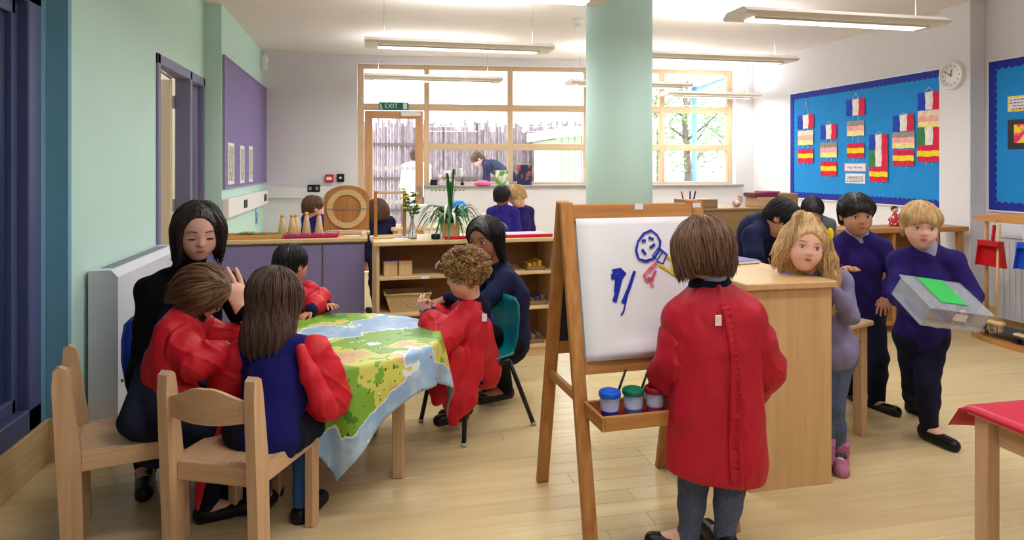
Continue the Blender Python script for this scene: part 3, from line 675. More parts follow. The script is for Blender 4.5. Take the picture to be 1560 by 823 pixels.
# ---- things on the window board
def on_sill(u, off=-.06): s_, _ = on_back(u, 280); return BM @ Vector((s_, off, H_SILL-.015))
e = empty('book', on_sill(659), BETA, 'black box file lying on the window board', 'box')
MB().box((-.03, -.05, 0), (.06, .08, .075), .003).build('cover', M_DARK, e)
for k in range(4):
    e = empty('book', on_sill(681)+Vector((0, 0, .0192*k)), BETA, ('red book at the bottom of the window board stack', 'brown book second from bottom of window board stack', 'brown book third from bottom of window board stack', 'red book on top of the window board stack')[k], 'book')
    c_ = ((190, 60, 50), (150, 90, 70), (150, 90, 70), (214, 66, 40))[k]
    MB().box((-.105+.004*k, -.05, 0), (.105-.003*k, .08, .019), .002).build('cover', mat('bk%d' % c_[0], c_, .5, var=.04), e)
    MB().box((-.1, -.0505, .003), (.098, -.046, .016)).build('pages', M_PAPER, e)
e = empty('paper_bag', on_sill(680)+Vector((0, 0, .0775)), BETA, 'white paper cup stack on the red books', 'cup')
MB().lathe([(.045, 0), (.05, .11), (.046, .11), (.04, .01)], 16, (.0, 0, 0)).build('cup', M_PAPER, e); MB().lathe([(.032, 0), (.035, .06)], 14, (-.08, 0, 0)).build('cup', M_PAPER, e)
e = empty('figurine', on_sill(704), BETA, 'small white bird headed figurine on window board', 'figurine')
MB().lathe([(.025, 0), (.02, .03), (.008, .05), (.008, .09)], 12).build('stand', M_DARK, e); MB().ball((-.01, 0, .15), (.026, .022, .05)).ball((-.018, 0, .195), .022).build('body', M_PAPER, e)
e = empty('pink_dish', on_sill(735), BETA, 'pink folded cloth on the window board', 'cloth')
MB().lathe([(.1, 0), (.115, .02), (.08, .045), (.03, .06), (0, .062)], 20, cap=False).build('cloth', mat('pink_cloth', (240, 110, 160), .7, var=.06), e)
e = empty('picture_card', on_sill(764), BETA+.1, 'picture card of farm animals standing on the window board', 'card')
M_CARD = mat('card_print', (96, 150, 60), .6, col2=(238, 238, 232), scale=(14, 14, 10), contrast=(.42, .58))
MB().box((-.085, -.0, 0), (.085, .008, .19), .002).build('card', M_CARD, e)
e = empty('picture_book', on_sill(798), BETA-.05, 'dark blue picture book with orange cover art standing at window', 'book')
MB().box((-.095, 0, 0), (.095, .02, .265), .003).build('cover', mat('cover_art', (40, 46, 84), .4, col2=(200, 110, 50), scale=(10, 10, 8), contrast=(.5, .62)), e)
MB().box((-.09, .004, .0015), (.093, .0165, .268)).build('pages', M_PAPER, e)
e = empty('globe', pix(698, 328, 6.4)*1, label='small blue globe on a stand behind the spider plant', cat='globe')
p = pix(698, 318, 6.6); e.location = (p.x, p.y, .0)
low = empty('low_table', (p.x-.2, p.y, 0), label='low table under the globe by the window', cat='table')
MB().box((-.45, -.25, .76), (.35, .25, .79), .006).build('top', MA('x'), low)
for x in (-.41, .31):
    for y in (-.21, .21): MB().box((x-.02, y-.02, 0), (x+.02, y+.02, .76), .003).build('leg', MA('z'), low)
e.location.z = .79
MB().lathe([(.05, 0), (.05, .012), (.012, .02), (.012, .05)], 16).build('stand', M_DARK, e)
MB().ball((0, 0, .145), .1, 20).build('sphere', mat('globe_map', (30, 130, 200), .35, col2=(120, 170, 80), scale=(9, 9, 9), contrast=(.56, .6)), e)
e = empty('paper_stack', (p.x-.42, p.y-.05, .79), label='white paper pad on the low table', cat='paper')
MB().box((-.12, -.1, 0), (.12, .1, .2), .004).build('pad', M_PAPER, e)
lg = MB()
for k in range(9):
    lg.add([(k*.05-.25+dx*s_, -.0915, .0+dz*s_) for dx, dz, s_ in ((-1, 0, .02), (0, 1, .012), (1, .3, .02), (0, -1, .012))], [(0, 1, 2, 3)])
s_, _ = on_back(688, 288); gl = lg.build('leaf_garland', mat('garland', (110, 160, 60), .7, var=.1)); gl.matrix_world = BM @ Matrix.Translation((s_, 0, 1.05)); tag(gl, 'strip of small green leaf stickers below the window board', 'sticker')

# ---- brown backed unit, boxes
e = empty('cupboard', (2.34, 5.15, 0), label='cupboard with plain brown back board in front of window wall', cat='cupboard')
MB().box((0.02, .02, 0), (1.3, .42, .97), .003).build('body', MA('x'), e); MB().box((0, 0, .02), (1.32, .02, .985), .003).build('back_board', BR('x'), e); MB().box((0, -.01, .985), (1.32, .44, 1.005), .003).build('top', BR('x'), e)
zb = 1.005
e = empty('pen_box', on_y(1058, 316, 5.3)*1, label='brown wooden box of pens on the brown cupboard', cat='box'); e.location.z = zb; e.location.x = on_y(1058, 316, 5.3).x; e.location.y = 5.28
MB().box((-.15, -.1, 0), (.15, .1, .075), .004).build('body', BR('x'), e)
for k, (x, c_) in enumerate(((-.11, (200, 60, 60)), (-.05, (40, 50, 130)), (-.02, (30, 40, 110)))): MB().tube([(x, 0, .06), (x+.02*(k-1), 0, .14)], .007, 8).build('pen', mat('pen%d' % k, c_, .4, var=.03), e)
for (u, y, w_, h_, lb) in ((1158, 5.32, .17, .085, 'pale cardboard box on brown cupboard'), (1190, 5.34, .2, .115, 'brown cardboard box beside the pale box on the cupboard')):
    p = on_y(u, 310, y); e = empty('cardboard_box', (p.x, p.y, zb), label=lb, cat='box')
    MB().box((-w_/2, -.1, 0), (w_/2, .1, h_), .004).build('body', mat('cardboard%d' % u, (196, 160, 122) if u == 1158 else (160, 124, 88), .8, var=.04), e)
    MB().box((-w_/2, -.101, h_*.6), (w_/2, -.1, h_*.63)).build('seam', BR('x'), e)
p = on_y(1160, 300, 5.32); e = empty('folded_books', (p.x, p.y, zb+.085), label='dark red and pink folders lying on the pale cardboard box', cat='folder')
MB().box((-.12, -.09, 0), (.1, .09, .035), .003).build('folder', mat('fold_r', (110, 50, 56), .6, var=.05), e); MB().box((-.02, -.095, .035), (.12, .08, .05), .003).build('folder', mat('fold_p', (176, 70, 140), .6, var=.05), e)
p = on_y(1122, 312, 5.3); e = empty('soft_toy', (p.x, p.y, zb), label='small white and brown soft toy on brown cupboard', cat='toy')
MB().ball((0, 0, .03), (.045, .03, .03)).ball((.035, 0, .065), .024).ball((.03, -.018, .09), .009).ball((.03, .018, .09), .009).build('body', mat('toy_fur', (228, 214, 204), .9, col2=(150, 90, 80), scale=(30, 30, 30)), e)

# ---- right low shelf
e = empty('long_shelf', (3.6, 4.77, 0), label='long low wooden shelf with slanted end frame by the clock pillar', cat='shelf')
WS = wood('shelfgold', (168, 118, 66), (190, 140, 86), 'x'); WSZ = wood('shelfgold', (168, 118, 66), (190, 140, 86), 'z')
LW = 1.34
MB().box((0, -.02, .81), (LW, .3, .85), .005).build('top', WS, e)
for z in (.055, .36): MB().box((.02, 0, z), (LW-.1, .29, z+.03), .004).build('shelf', WS, e)
MB().box((.02, .275, .05), (LW-.3, .29, .81)).build('back_panel', SHB('x'), e)
for x in (.01, .62, LW-.3): MB().box((x, .0, 0), (x+.025, .28, .81), .003).build('upright', WSZ, e)
MB().bar((LW-.06, .02, .81), (LW-.02, .02, 0), .045, .045).build('slanted_leg', WSZ, e); MB().bar((LW-.06, .26, .81), (LW-.02, .26, 0), .045, .045).build('slanted_leg', WSZ, e)
MB().box((LW-.3, .0, .6), (LW-.05, .03, .63), .003).build('cross_bar', WS, e)
p = on_y(1366, 340, 4.9); e = empty('rag_doll', (p.x, 4.92, .85), label='small red patterned doll on the long low shelf', cat='doll')
M_DOLL = mat('doll_red', (190, 40, 60), .8, col2=(240, 220, 220), scale=(40, 40, 40), contrast=(.55, .62))
MB().lathe([(.05, 0), (.04, .05), (.02, .1), (.012, .11)], 14).tube([(-.03, 0, .08), (-.06, 0, .05)], .01).tube([(.03, 0, .08), (.065, 0, .11)], .01).build('dress', M_DOLL, e)
MB().ball((0, 0, .135), .026).build('head', mat('doll_skin', (222, 180, 150), .7, var=.03), e); MB().ball((0, .006, .145), (.029, .027, .025)).build('hair', mat('doll_hair', (70, 40, 30), .8, var=.1), e)
# ---- broom stand
bs_ = empty('broom_stand', (4.8, 4.1, 0), label='arched wooden stand for brooms and dustpans by the radiator', cat='stand')
WB = lambda a: wood('standwood', (186, 128, 72), (206, 152, 94), a)
bp = [(-.5+1.0*i/16, 0) for i in range(17)]
oval = [(.14*math.sin(a), .5*math.cos(a)) for a in [2*math.pi*i/28 for i in range(28)]]
MB().prism(oval, .035, (0, -.02, 0), (1, 0, 0), (0, 1, 0)).build('base', WB('y'), bs_)
for y in (-.4, .36): MB().tube([(.0, y, .035), (.0, y, .93)], .014, 10).build('post', WB('z'), bs_)
arc = [(-.46+.92*i/12, .0+.045*math.sin(math.pi*i/12)) for i in range(13)]
MB().prism(arc+[(.46, -.035), (-.46, -.035)], .05, (-.025, 0, .955), (0, 1, 0), (0, 0, 1)).build('arch_rail', WB('y'), bs_)
for y in (.24, .0, -.2): MB().tube([(-.025, y, .94), (-.05, y, .92), (-.055, y, .9), (-.045, y, .89)], .003, 6).build('hook', M_STEEL, bs_)
MB().box((-.10, -.42, .09), (.12, .38, .1)).build('wire_shelf', mat('wire_dark', (60, 62, 74), .5, var=.2, scale=(40, 40, 40)), bs_)
BSO = Vector((4.8, 4.1, 0))
def dustpan(y, z, c_, lb, w_=.21):
    e = empty('dustpan', BSO+Vector((-.06, y, z)), label=lb, cat='dustpan'); m = mat('pan%d' % c_[0], c_, .4, var=.03)
    MB().prism([(-w_*.42, 0), (w_*.42, 0), (w_*.56, -.2), (-w_*.56, -.2)], .008, (0, 0, -.12), (0, -1, 0), (0, 0, 1)).build('plate', m, e)
    MB().prism([(-w_*.42, 0), (w_*.42, 0), (w_*.42, -.04), (-w_*.42, -.04)], .05, (0, 0, -.12), (0, -1, 0), (0, 0, 1)).build('back_lip', m, e)
    for s_ in (-1, 1): MB().bar((-.02, s_*w_*.42, -.12), (-.02, s_*w_*.56, -.32), .006, .045, .001, (0, 1, 0)).build('side_lip', m, e)
    MB().bar((0, 0, -.12), (.015, 0, 0), .03, .012).build('handle', m, e)
dustpan(.25, .9, (190, 28, 34), 'red dustpan hanging on the broom stand')
dustpan(-.09, .915, (30, 80, 200), 'blue dustpan hanging on the broom stand', .24)
def broom(y, z, lb, c2, wd, x=-.085, tilt=.0):
    e = empty('broom', BSO+Vector((x, y, z)), label=lb, cat='broom')
    MB().tube([(0, 0, .07), (.03, -tilt, .82)], .011, 10).build('handle', MA('z'), e)
    MB().box((-.03, -wd/2, .045), (.03, wd/2, .08), .012).build('head', MA('y'), e)
    bb = MB(); rr_ = random.Random(8)
    for k in range(70):
        yy = -wd/2+.01+(wd-.02)*rr_.random(); xx = rr_.uniform(-.02, .02); bb.bar((xx, yy, .047), (xx*1.3, yy*1.05, 0), .004, .004, 0)
    o = bb.build('bristles', mat('bris%d' % c2[0], c2, .8, var=.1), e); o['kind'] = 'stuff'
broom(.2, .095, 'short wooden broom with pale bristles next to the stand post', (190, 160, 130), .13)
broom(-.1, .036, 'wooden broom with wide head and dark blue bristles', (28, 34, 70), .34, -.06, -.12)
e = empty('hand_brush', BSO+Vector((-.07, -.21, .62)), label='green hand brush hanging beside the blue dustpan', cat='brush')
GR = mat('brush_green', (20, 140, 90), .5, var=.06)
MB().tube([(0, 0, .26), (0, 0, .1)], [.009, .013], 8).build('handle', GR, e); hb = MB()
for k in range(60): hb.bar((random.uniform(-.015, .015), -.05+.1*k/59, .1), (random.uniform(-.03, .03), -.09+.18*k/59, .0), .006, .006, 0)
o = hb.build('bristles', GR, e); o['kind'] = 'stuff'
MB().box((-.02, -.055, .09), (.02, .055, .12), .006).build('head', GR, e)

# ---- maple cabinet behind the easel
cbp = (1.55, 2.53, 0)
e = empty('storage_cabinet', cbp, label='narrow pale wood storage cabinet standing behind the easel', cat='cabinet')
CW, CD, CH = .4, .8, .866
CBW = lambda a: wood('cabwood', (196, 158, 108), (212, 178, 128), a, fine=30)
MB().box((.012, .02, 0), (CW, .04, CH-.028), .002).build('end_panel', CBW('z'), e)
MB().box((.012, CD-.02, 0), (CW, CD, CH-.028), .002).build('end_panel', CBW('z'), e)
MB().box((CW-.02, .04, .03), (CW, CD-.02, CH-.028)).build('back_panel', CBW('z'), e)
MB().box((-.012, 0, CH-.028), (CW+.015, CD+.02, CH), .004).build('top', CBW('y'), e)
for z in (.05, .44): MB().box((.02, .04, z), (CW-.02, CD-.02, z+.02)).build('shelf', CBW('y'), e)
e = empty('folder', (1.83, 3.1, CH), .2, 'thin purple folder lying on the storage cabinet', 'folder')
MB().box((-.12, -.05, 0), (.1, .12, .018), .003).build('cover', mat('purple_cover', (96, 80, 150), .5, var=.04), e)
MB().box((-.118, -.051, .003), (.098, -.045, .015)).build('pages', M_PAPER, e)

# ---- wooden nursery chairs
def chair_proto(lb):
    """origin: centre between the rear posts on the floor, +y is forward"""
    e = empty('wooden_chair', (0, 0, 0), label=lb, cat='chair'); W = .36; D = .33; SH = .365; t = .036
    for s_ in (-1, 1):
        x = s_*(W/2-t/2)
        prof = [(-.035, 0), (.03, 0), (.028, .38), (.018, .62), (.008, .66), (-.012, .672), (-.03, .66), (-.034, .6)]
        prof = [(a_-(.03 if b_ > .5 else (0 if b_ < .3 else .008)), b_) for a_, b_ in prof]
        MB().prism(prof, t, (x-t/2, 0, 0), (0, 1, 0), (0, 0, 1)).build('rear_post', BE('z'), e)
        MB().box((x-t/2, D-.02, 0), (x+t/2, D+.028, SH), .004).build('leg', BE('z'), e)
        MB().box((x-.013, .02, SH-.062), (x+.013, D-.015, SH-.0), .003).build('side_rail', BE('y'), e)
    N = 14; cr = []
    for i in range(N+1):
        q = i/N*2-1; cr.append((q*(W/2-t), .572+.055*max(0, math.cos(q*math.pi/2))**1.4+.018*abs(q)))
    lowr = [(q_[0], .508+.02*(abs(q_[0])/(W/2))**2) for q_ in cr]
    V = []
    for i in range(N+1):
        q = i/N*2-1; bow = -.035-.02*(1-q*q)
        V += [(cr[i][0], bow, cr[i][1]), (cr[i][0], bow-.014, cr[i][1]), (lowr[i][0], bow+.006-.014, lowr[i][1]), (lowr[i][0], bow+.006, lowr[i][1])]
    Fs = [(4*i+j, 4*i+(j+1) % 4, 4*i+4+(j+1) % 4, 4*i+4+j) for i in range(N) for j in range(4)]+[(0, 3, 2, 1), tuple(4*N+k for k in range(4))]
    MB().add(V, Fs).build('backrest', BE('x'), e)
    MB().box((-W/2+.03, .0, SH-.012), (W/2-.03, D+.0, SH-.0005), .004).build('seat', BE('y'), e)
    MB().box((-W/2+t, -.012, SH-.07), (W/2-t, .012, SH-.005), .003).build('rear_rail', BE('x'), e)
    MB().box((-W/2+t, D-.01, SH-.062), (W/2-t, D+.012, SH-.012), .003).build('front_rail', BE('x'), e)
    return e
def place_chair(o, rear_mid, fwd):
    o.location = (rear_mid.x, rear_mid.y, 0); o.rotation_euler = (0, 0, math.atan2(fwd.y, fwd.x)-math.pi/2)
chB = chair_proto('beech nursery chair with its back turned, under the person in the open red smock')
fB = cv(.22, .975, 0); place_chair(chB, C3(-.985, 2.28, 0), fB)
chA = copy_tree(chB); chA['label'] = 'beech nursery chair seen side on near the white radiator cover'
fA = cv(.88, .47, 0); place_chair(chA, C3(-1.575, 2.48, 0), fA)
chC = copy_tree(chB); chC['label'] = 'beech nursery chair against the purple cabinet, far side of the map table'
place_chair(chC, C3(-1.42, 4.05, 0), cv(.62, -.78, 0))
# ---- moulded plastic chairs
def plastic_chair(pos, fwd, c_, lb):
    e = empty('plastic_chair', (pos.x, pos.y, 0), math.atan2(fwd.y, fwd.x)-math.pi/2, lb, 'chair')
    m = mat('shell%d' % c_[1], c_, .35, var=.04, spec=.5); N = 12; V = []
    prof = [(.19, .345), (.15, .365), (.0, .362), (-.12, .37), (-.165, .40), (-.185, .47), (-.2, .56), (-.21, .63), (-.213, .66)]
    wd = [.16, .175, .18, .18, .18, .185, .18, .165, .13]
    for j, (y, z) in enumerate(prof):
        for i in range(N+1):
            q = i/N*2-1; V.append((q*wd[j], y+(.035*q*q if j > 3 else 0), z+(.02*q*q if j <= 3 else 0)))
    n1 = len(V); V2 = [(x*.99, y+(.006 if z > .4 else 0), z-(.008 if z <= .4 else 0)) for x, y, z in V]
    Fs = [(j*(N+1)+i, j*(N+1)+i+1, (j+1)*(N+1)+i+1, (j+1)*(N+1)+i) for j in range(len(prof)-1) for i in range(N)]
    Fs2 = [tuple(n1+k for k in f[::-1]) for f in Fs]
    rim = [i for i in range(N+1)]+[j*(N+1)+N for j in range(1, len(prof))]+[(len(prof)-1)*(N+1)+i for i in range(N-1, -1, -1)]+[j*(N+1) for j in range(len(prof)-2, 0, -1)]
    Fs3 = [(rim[k], n1+rim[k], n1+rim[(k+1) % len(rim)], rim[(k+1) % len(rim)]) for k in range(len(rim))]
    mb = MB(); mb.smooth = True; mb.add(V+V2, Fs+Fs2+Fs3).build('shell', m, e)
    for sx in (-1, 1):
        MB().tube([(sx*.2, .2, 0.008), (sx*.15, .15, .34)], .012, 8).build('leg', M_DARK, e)
        MB().tube([(sx*.2, -.24, 0.008), (sx*.15, -.12, .345)], .012, 8).build('leg', M_DARK, e)
        for y in (.2, -.24): MB().lathe([(.014, 0), (.014, .02)], 10, (sx*.2, y, 0)).build('foot_cap', mat('foot_grey', (180, 180, 184), .5, var=.03), e)
        MB().tube([(sx*.15, .15, .34), (sx*.15, -.12, .345)], .012, 8).build('seat_rail', M_DARK, e)
    return e
fT = cv(-.78, -.62, 0)
plastic_chair(C3(-.20, 3.57, 0), fT, (0, 112, 124), 'teal plastic chair with black legs before the crouching person in navy')
fS = cv(.72, -.4, 0)
plastic_chair(C3(-1.53, 3.12, 0), cv(.62, -.55, 0), (24, 60, 170), 'blue plastic chair under the person in the black jumper')

# ---- round table with map cloth
TC = C3(-.83, 3.1, 0); TR = .5; TH = .575
tb = empty('round_table', TC, -A, 'round wooden table with square legs under the map cloth', 'table')
MB().lathe([(TR-.01, TH-.025), (TR-.004, TH-.02), (TR-.004, TH-.006), (TR-.01, TH-.002)], 64).build('top', BE('x'), tb)
for k in range(4):
    a = math.radians(-21+90*k); p = Vector((.36*math.cos(a), .36*math.sin(a), 0))
    MB().box((-.024, -.024, 0), (.024, .024, TH-.025), .004).build('leg', BE('z'), tb, p)
for k in range(4):
    a = math.radians(-21+90*k); b = a+math.pi/2
    MB().bar((.34*math.cos(a), .34*math.sin(a), TH-.065), (.34*math.cos(b), .34*math.sin(b), TH-.065), .02, .07, .003, (0, 0, 1)).build('apron', BE('x'), tb)
def map_mat():
    m = bpy.data.materials.new('map_print'); m.use_nodes = True; nt = m.node_tree; b = nt.nodes['Principled BSDF']; L = nt.links
    b.inputs['Roughness'].default_value = .38; b.inputs['Specular IOR Level'].default_value = .4
    uv = nt.nodes.new('ShaderNodeUVMap')
    def noise(sc, off, det=4, rgh=.55):
        mp = nt.nodes.new('ShaderNodeMapping'); mp.inputs['Location'].default_value = off; L.new(uv.outputs[0], mp.inputs[0])
        n = nt.nodes.new('ShaderNodeTexNoise'); n.inputs['Scale'].default_value = sc; n.inputs['Detail'].default_value = det; n.inputs['Roughness'].default_value = rgh; L.new(mp.outputs[0], n.inputs['Vector']); return n.outputs['Fac']
    def ramp(fac, stops, interp='CONSTANT'):
        r = nt.nodes.new('ShaderNodeValToRGB'); r.color_ramp.interpolation = interp; el = r.color_ramp.elements
        el[0].position = stops[0][0]; el[0].color = lin(stops[0][1]); el[1].position = stops[1][0]; el[1].color = lin(stops[1][1])
        for p_, c_ in stops[2:]: q = el.new(p_); q.color = lin(c_)
        L.new(fac, r.inputs[0]); return r.outputs[0]
    def mix(f, a_, b_):
        x = nt.nodes.new('ShaderNodeMix'); x.data_type = 'RGBA'; L.new(f, x.inputs[0]); L.new(a_, x.inputs[6]); L.new(b_, x.inputs[7]); return x.outputs[2]
    land = noise(2.6, (3.1, 1.7, 0)); kind = noise(2.0, (7.3, 4.4, 0), 5, .6); spots = noise(34, (1, 2, 0), 1); clump = noise(5, (2, 8, 0), 1)
    sea = ramp(noise(7, (0, 5, 0)), [(0, (118, 156, 200)), (.5, (146, 180, 216)), (.62, (178, 204, 226))], 'LINEAR')
    landc = ramp(kind, [(0, (196, 150, 104)), (.43, (214, 176, 128)), (.49, (206, 206, 96)), (.53, (120, 170, 52)), (.60, (72, 134, 40)), (.66, (120, 164, 56))]); landc_node = landc.node
    speck = ramp(spots, [(0, (0, 0, 0)), (.66, (255, 255, 255))]); cl_ = ramp(clump, [(0, (0, 0, 0)), (.5, (255, 255, 255))])
    mm = nt.nodes.new('ShaderNodeMath'); mm.operation = 'MULTIPLY'; L.new(speck, mm.inputs[0]); L.new(cl_, mm.inputs[1])
    dark = nt.nodes.new('ShaderNodeRGB'); dark.outputs[0].default_value = lin((40, 74, 34)); landc = mix(mm.outputs[0], landc, dark.outputs[0])
    sx = nt.nodes.new('ShaderNodeSeparateXYZ'); L.new(uv.outputs[0], sx.inputs[0])
    def math_(op, a_, b_=None, c_=None):
        q = nt.nodes.new('ShaderNodeMath'); q.operation = op
        for i_, v_ in enumerate((a_, b_, c_)):
            if v_ is None: continue
            if isinstance(v_, (int, float)): q.inputs[i_].default_value = v_
            else: L.new(v_, q.inputs[i_])
        return q.outputs[0]
    ax_ = math_('ABSOLUTE', math_('SUBTRACT', sx.outputs[0], .7)); ay_ = math_('ABSOLUTE', math_('SUBTRACT', sx.outputs[1], .7)); ed_ = math_('MAXIMUM', ax_, ay_)
    dist = math_('POWER', math_('ADD', math_('POWER', math_('SUBTRACT', sx.outputs[0], 1.06), 2.0), math_('POWER', math_('SUBTRACT', sx.outputs[1], 1.06), 2.0)), .5)
    blob = math_('MAXIMUM', 0.0, math_('SUBTRACT', .42, dist)); land = math_('ADD', land, math_('MULTIPLY', blob, .55)); land = math_('SUBTRACT', land, math_('MULTIPLY', math_('MAXIMUM', 0.0, math_('SUBTRACT', ed_, .57)), 3.2))
    kind2 = math_('ADD', kind, math_('MULTIPLY', blob, .22)); [L.remove(l_) for l_ in list(nt.links) if l_.to_node == landc_node]; L.new(kind2, landc_node.inputs[0])
    shore = ramp(land, [(0, (0, 0, 0)), (.49, (255, 255, 255))]); inner = ramp(land, [(0, (0, 0, 0)), (.51, (255, 255, 255))])
    wh = nt.nodes.new('ShaderNodeRGB'); wh.outputs[0].default_value = lin((226, 232, 230))
    dots = ramp(noise(26, (9, 1, 0), 1), [(0, (0, 0, 0)), (.72, (255, 255, 255))])
    dc = ramp(noise(14, (5, 5, 0), 0), [(0, (40, 60, 110)), (.45, (240, 240, 236)), (.55, (206, 70, 40))])
    c = mix(shore, sea, wh.outputs[0]); c = mix(inner, c, landc); c = mix(dots, c, dc)
    L.new(c, b.inputs['Base Color']); return m
def cloth_round():
    a0 = math.radians(-72); half = .665; n = 96; me = bpy.data.meshes.new('map_cloth'); V = []; UVs = []
    for j in range(n+1):
        for i in range(n+1):
            u = (i/n*2-1)*half; v = (j/n*2-1)*half
            x = u*math.cos(a0-math.pi/4)-v*math.sin(a0-math.pi/4); y = u*math.sin(a0-math.pi/4)+v*math.cos(a0-math.pi/4)
            r = math.hypot(x, y); th = math.atan2(y, x); Rr = TR+.004
            if r <= Rr: p = (x, y, TH+.002)
            else:
                d = r-Rr; fold = math.sin(th*11+.6)*.5+math.sin(th*17+2)*.3
                k = min(1, d/.1); out = .012*k+d*(.08+.16*fold*min(1, d/.2))
                q = Rr+.006*k+max(-.0, out); dz = d*.985
                p = (q*math.cos(th), q*math.sin(th), TH+.002-max(0, dz-.004))
            V.append(p); UVs.append((u+.7, v+.7))
    Fs = [(j*(n+1)+i, j*(n+1)+i+1, (j+1)*(n+1)+i+1, (j+1)*(n+1)+i) for j in range(n) for i in range(n)]
    me.from_pydata(V, [], Fs); ul = me.uv_layers.new(name='uv')
    for lp in me.loops: ul.data[lp.index].uv = UVs[lp.vertex_index]
    me.polygons.foreach_set('use_smooth', [True]*len(Fs)); me.materials.append(map_mat())
    o = link('map_tablecloth', me, None, TC, -A); md = o.modifiers.new('thick', 'SOLIDIFY'); md.thickness = .0012; md.offset = 1
    tag(o, 'oilcloth printed with a colourful world map on the round table', 'tablecloth')
cloth_round()
# ---- small rectangular table and its chair beside the storage cabinet
tcor = Vector((2.5, 2.95, 0)); ta = math.radians(20)
t2 = empty('small_table', tcor, ta, 'small beech table with square legs beside the storage cabinet', 'table')
MB().box((-.42, 0, .555), (0, .25, .58), .006).build('top', BE('x'), t2)
for (x, y) in ((-.06, .03), (-.40, .03), (-.06, .2), (-.40, .2)): MB().box((x-.0, y, 0), (x+.05, y+.05, .555), .004).build('leg', BE('z'), t2)
MB().box((-.36, .04, .48), (-.06, .06, .555), .003).build('apron', BE('x'), t2); MB().box((-.03, .08, .48), (-.015, .2, .555), .003).build('apron', BE('y'), t2)
chD = copy_tree(chB); chD['label'] = 'beech nursery chair tucked behind the small table beside the storage cabinet'
place_chair(chD, Vector((2.44, 3.5, 0)), cv(-.55, -.83, 0))
# ---- red clothed table
RT = Vector((1.91, .75, 0))
e = empty('red_table_base', RT, 0, 'beech table with square legs under the red cloth', 'table')
MB().box((0, 0, .55), (1.1, 1.1, .575), .005).build('top', BE('x'), e)
for (x, y) in ((.015, .015), (1.035, .015), (.015, 1.035), (1.035, 1.035)): MB().box((x, y, 0), (x+.05, y+.05, .55), .004).build('leg', BE('z'), e)
MB().box((.04, .08, .47), (.06, 1.02, .55), .003).build('apron', BE('y'), e); MB().box((.08, 1.03, .47), (1.02, 1.05, .55), .003).build('apron', BE('x'), e)
M_RCL = mat('red_oilcloth', (196, 34, 62), .4, var=.07, scale=(5, 5, 5), bump=.1, bscale=(6, 6, 6))
def red_cloth():
    n = 48; V = []; x0, x1, y0, y1 = -.022, 1.12, -.03, 1.225; c = .02
    for j in range(n+1):
        for i in range(n+1):
            x = x0+(x1-x0)*i/n; y = y0+(y1-y0)*j/n; ox = max(0, -x, x-1.1); oy = max(0, -y, y-1.1); o_ = max(ox, oy)
            px_ = min(max(x, -.006-ox*.25), 1.106+ox*.25); py_ = min(max(y, -.006-oy*.25), 1.106+oy*.25)
            py_ += (.02*max(0, 1-max(0, x)/.25) if oy > 0 and y > 1 else 0)*oy/.125; z = .5775-o_*(.93-.25*max(0, 1-max(0, x)/.25))+.004*math.sin(9*x+5*y)*min(1, o_*20)
            V.append((px_, py_, z))
    me = bpy.data.meshes.new('red_cloth'); Fs = [(j*(n+1)+i, j*(n+1)+i+1, (j+1)*(n+1)+i+1, (j+1)*(n+1)+i) for j in range(n) for i in range(n)]
    me.from_pydata(V, [], Fs); me.polygons.foreach_set('use_smooth', [True]*len(Fs)); me.materials.append(M_RCL)
    o = link('red_tablecloth', me, None, RT); md = o.modifiers.new('thick', 'SOLIDIFY'); md.thickness = .0015; md.offset = 1
    tag(o, 'bright red oilcloth with curled corner over the beech table', 'tablecloth')
red_cloth()

# ---- easel
ez = empty('easel', C3(.203, 2.65, 0), math.atan2(cv(.965, .26, 0).y, cv(.965, .26, 0).x), 'double sided pine painting easel with paper and pot tray', 'easel')
# local: x along the width, y away from the camera
EWd = .56; ETOP = 1.215; SP = .27
def leg_pt(x, side, z): return Vector((x, side*(SP*(1-z/ETOP)+.014), z))
for x in (0, EWd):
    MB().bar(leg_pt(x, -1, 0), leg_pt(x, -1, ETOP-.005), .05, .026, .003, (1, 0, 0)).build('front_leg', PI_('z'), ez)
    MB().bar(leg_pt(x, 1, 0), leg_pt(x, 1, ETOP), .05, .026, .003, (1, 0, 0)).build('back_leg', PI_('z'), ez)
    MB().bar(leg_pt(x, -1, .5)+Vector((0, .014, 0)), leg_pt(x, 1, .5)-Vector((0, .014, 0)), .02, .035, .003, (1, 0, 0)).build('spreader_bar', PI_('y'), ez)
def face_bar(z0, z1, name, off=0.0, side=-1):
    p = leg_pt(0, side, (z0+z1)/2); mb = MB(); mb.bar(leg_pt(.025, side, z0)+Vector((EWd/2-.025, 0, 0)), leg_pt(.025, side, z1)+Vector((EWd/2-.025, 0, 0)), EWd-.05, .02, .002, (1, 0, 0)); mb.build(name, PI_('x'), ez)
face_bar(1.135, 1.2, 'top_rail'); face_bar(.585, .64, 'middle_rail'); face_bar(1.135, 1.2, 'top_rail', side=1); face_bar(.585, .64, 'middle_rail', side=1)
MB().bar(leg_pt(EWd/2, -1, .63)+Vector((0, .006, 0)), leg_pt(EWd/2, -1, 1.14)+Vector((0, .006, 0)), EWd-.05, .006, 0, (1, 0, 0)).build('board', mat('easel_board', (222, 220, 214), .6, var=.02), ez)
MB().bar(leg_pt(EWd/2, 1, .63)-Vector((0, .006, 0)), leg_pt(EWd/2, 1, 1.14)-Vector((0, .006, 0)), EWd-.05, .006, 0, (1, 0, 0)).build('blackboard', mat('blackboard', (36, 38, 52), .7, var=.05), ez)
for x in (.3, .555): MB().box((x-.018, -.034, ETOP-.035), (x+.018, -.031, ETOP-.012)).build('paper_label', M_PAPER, ez)
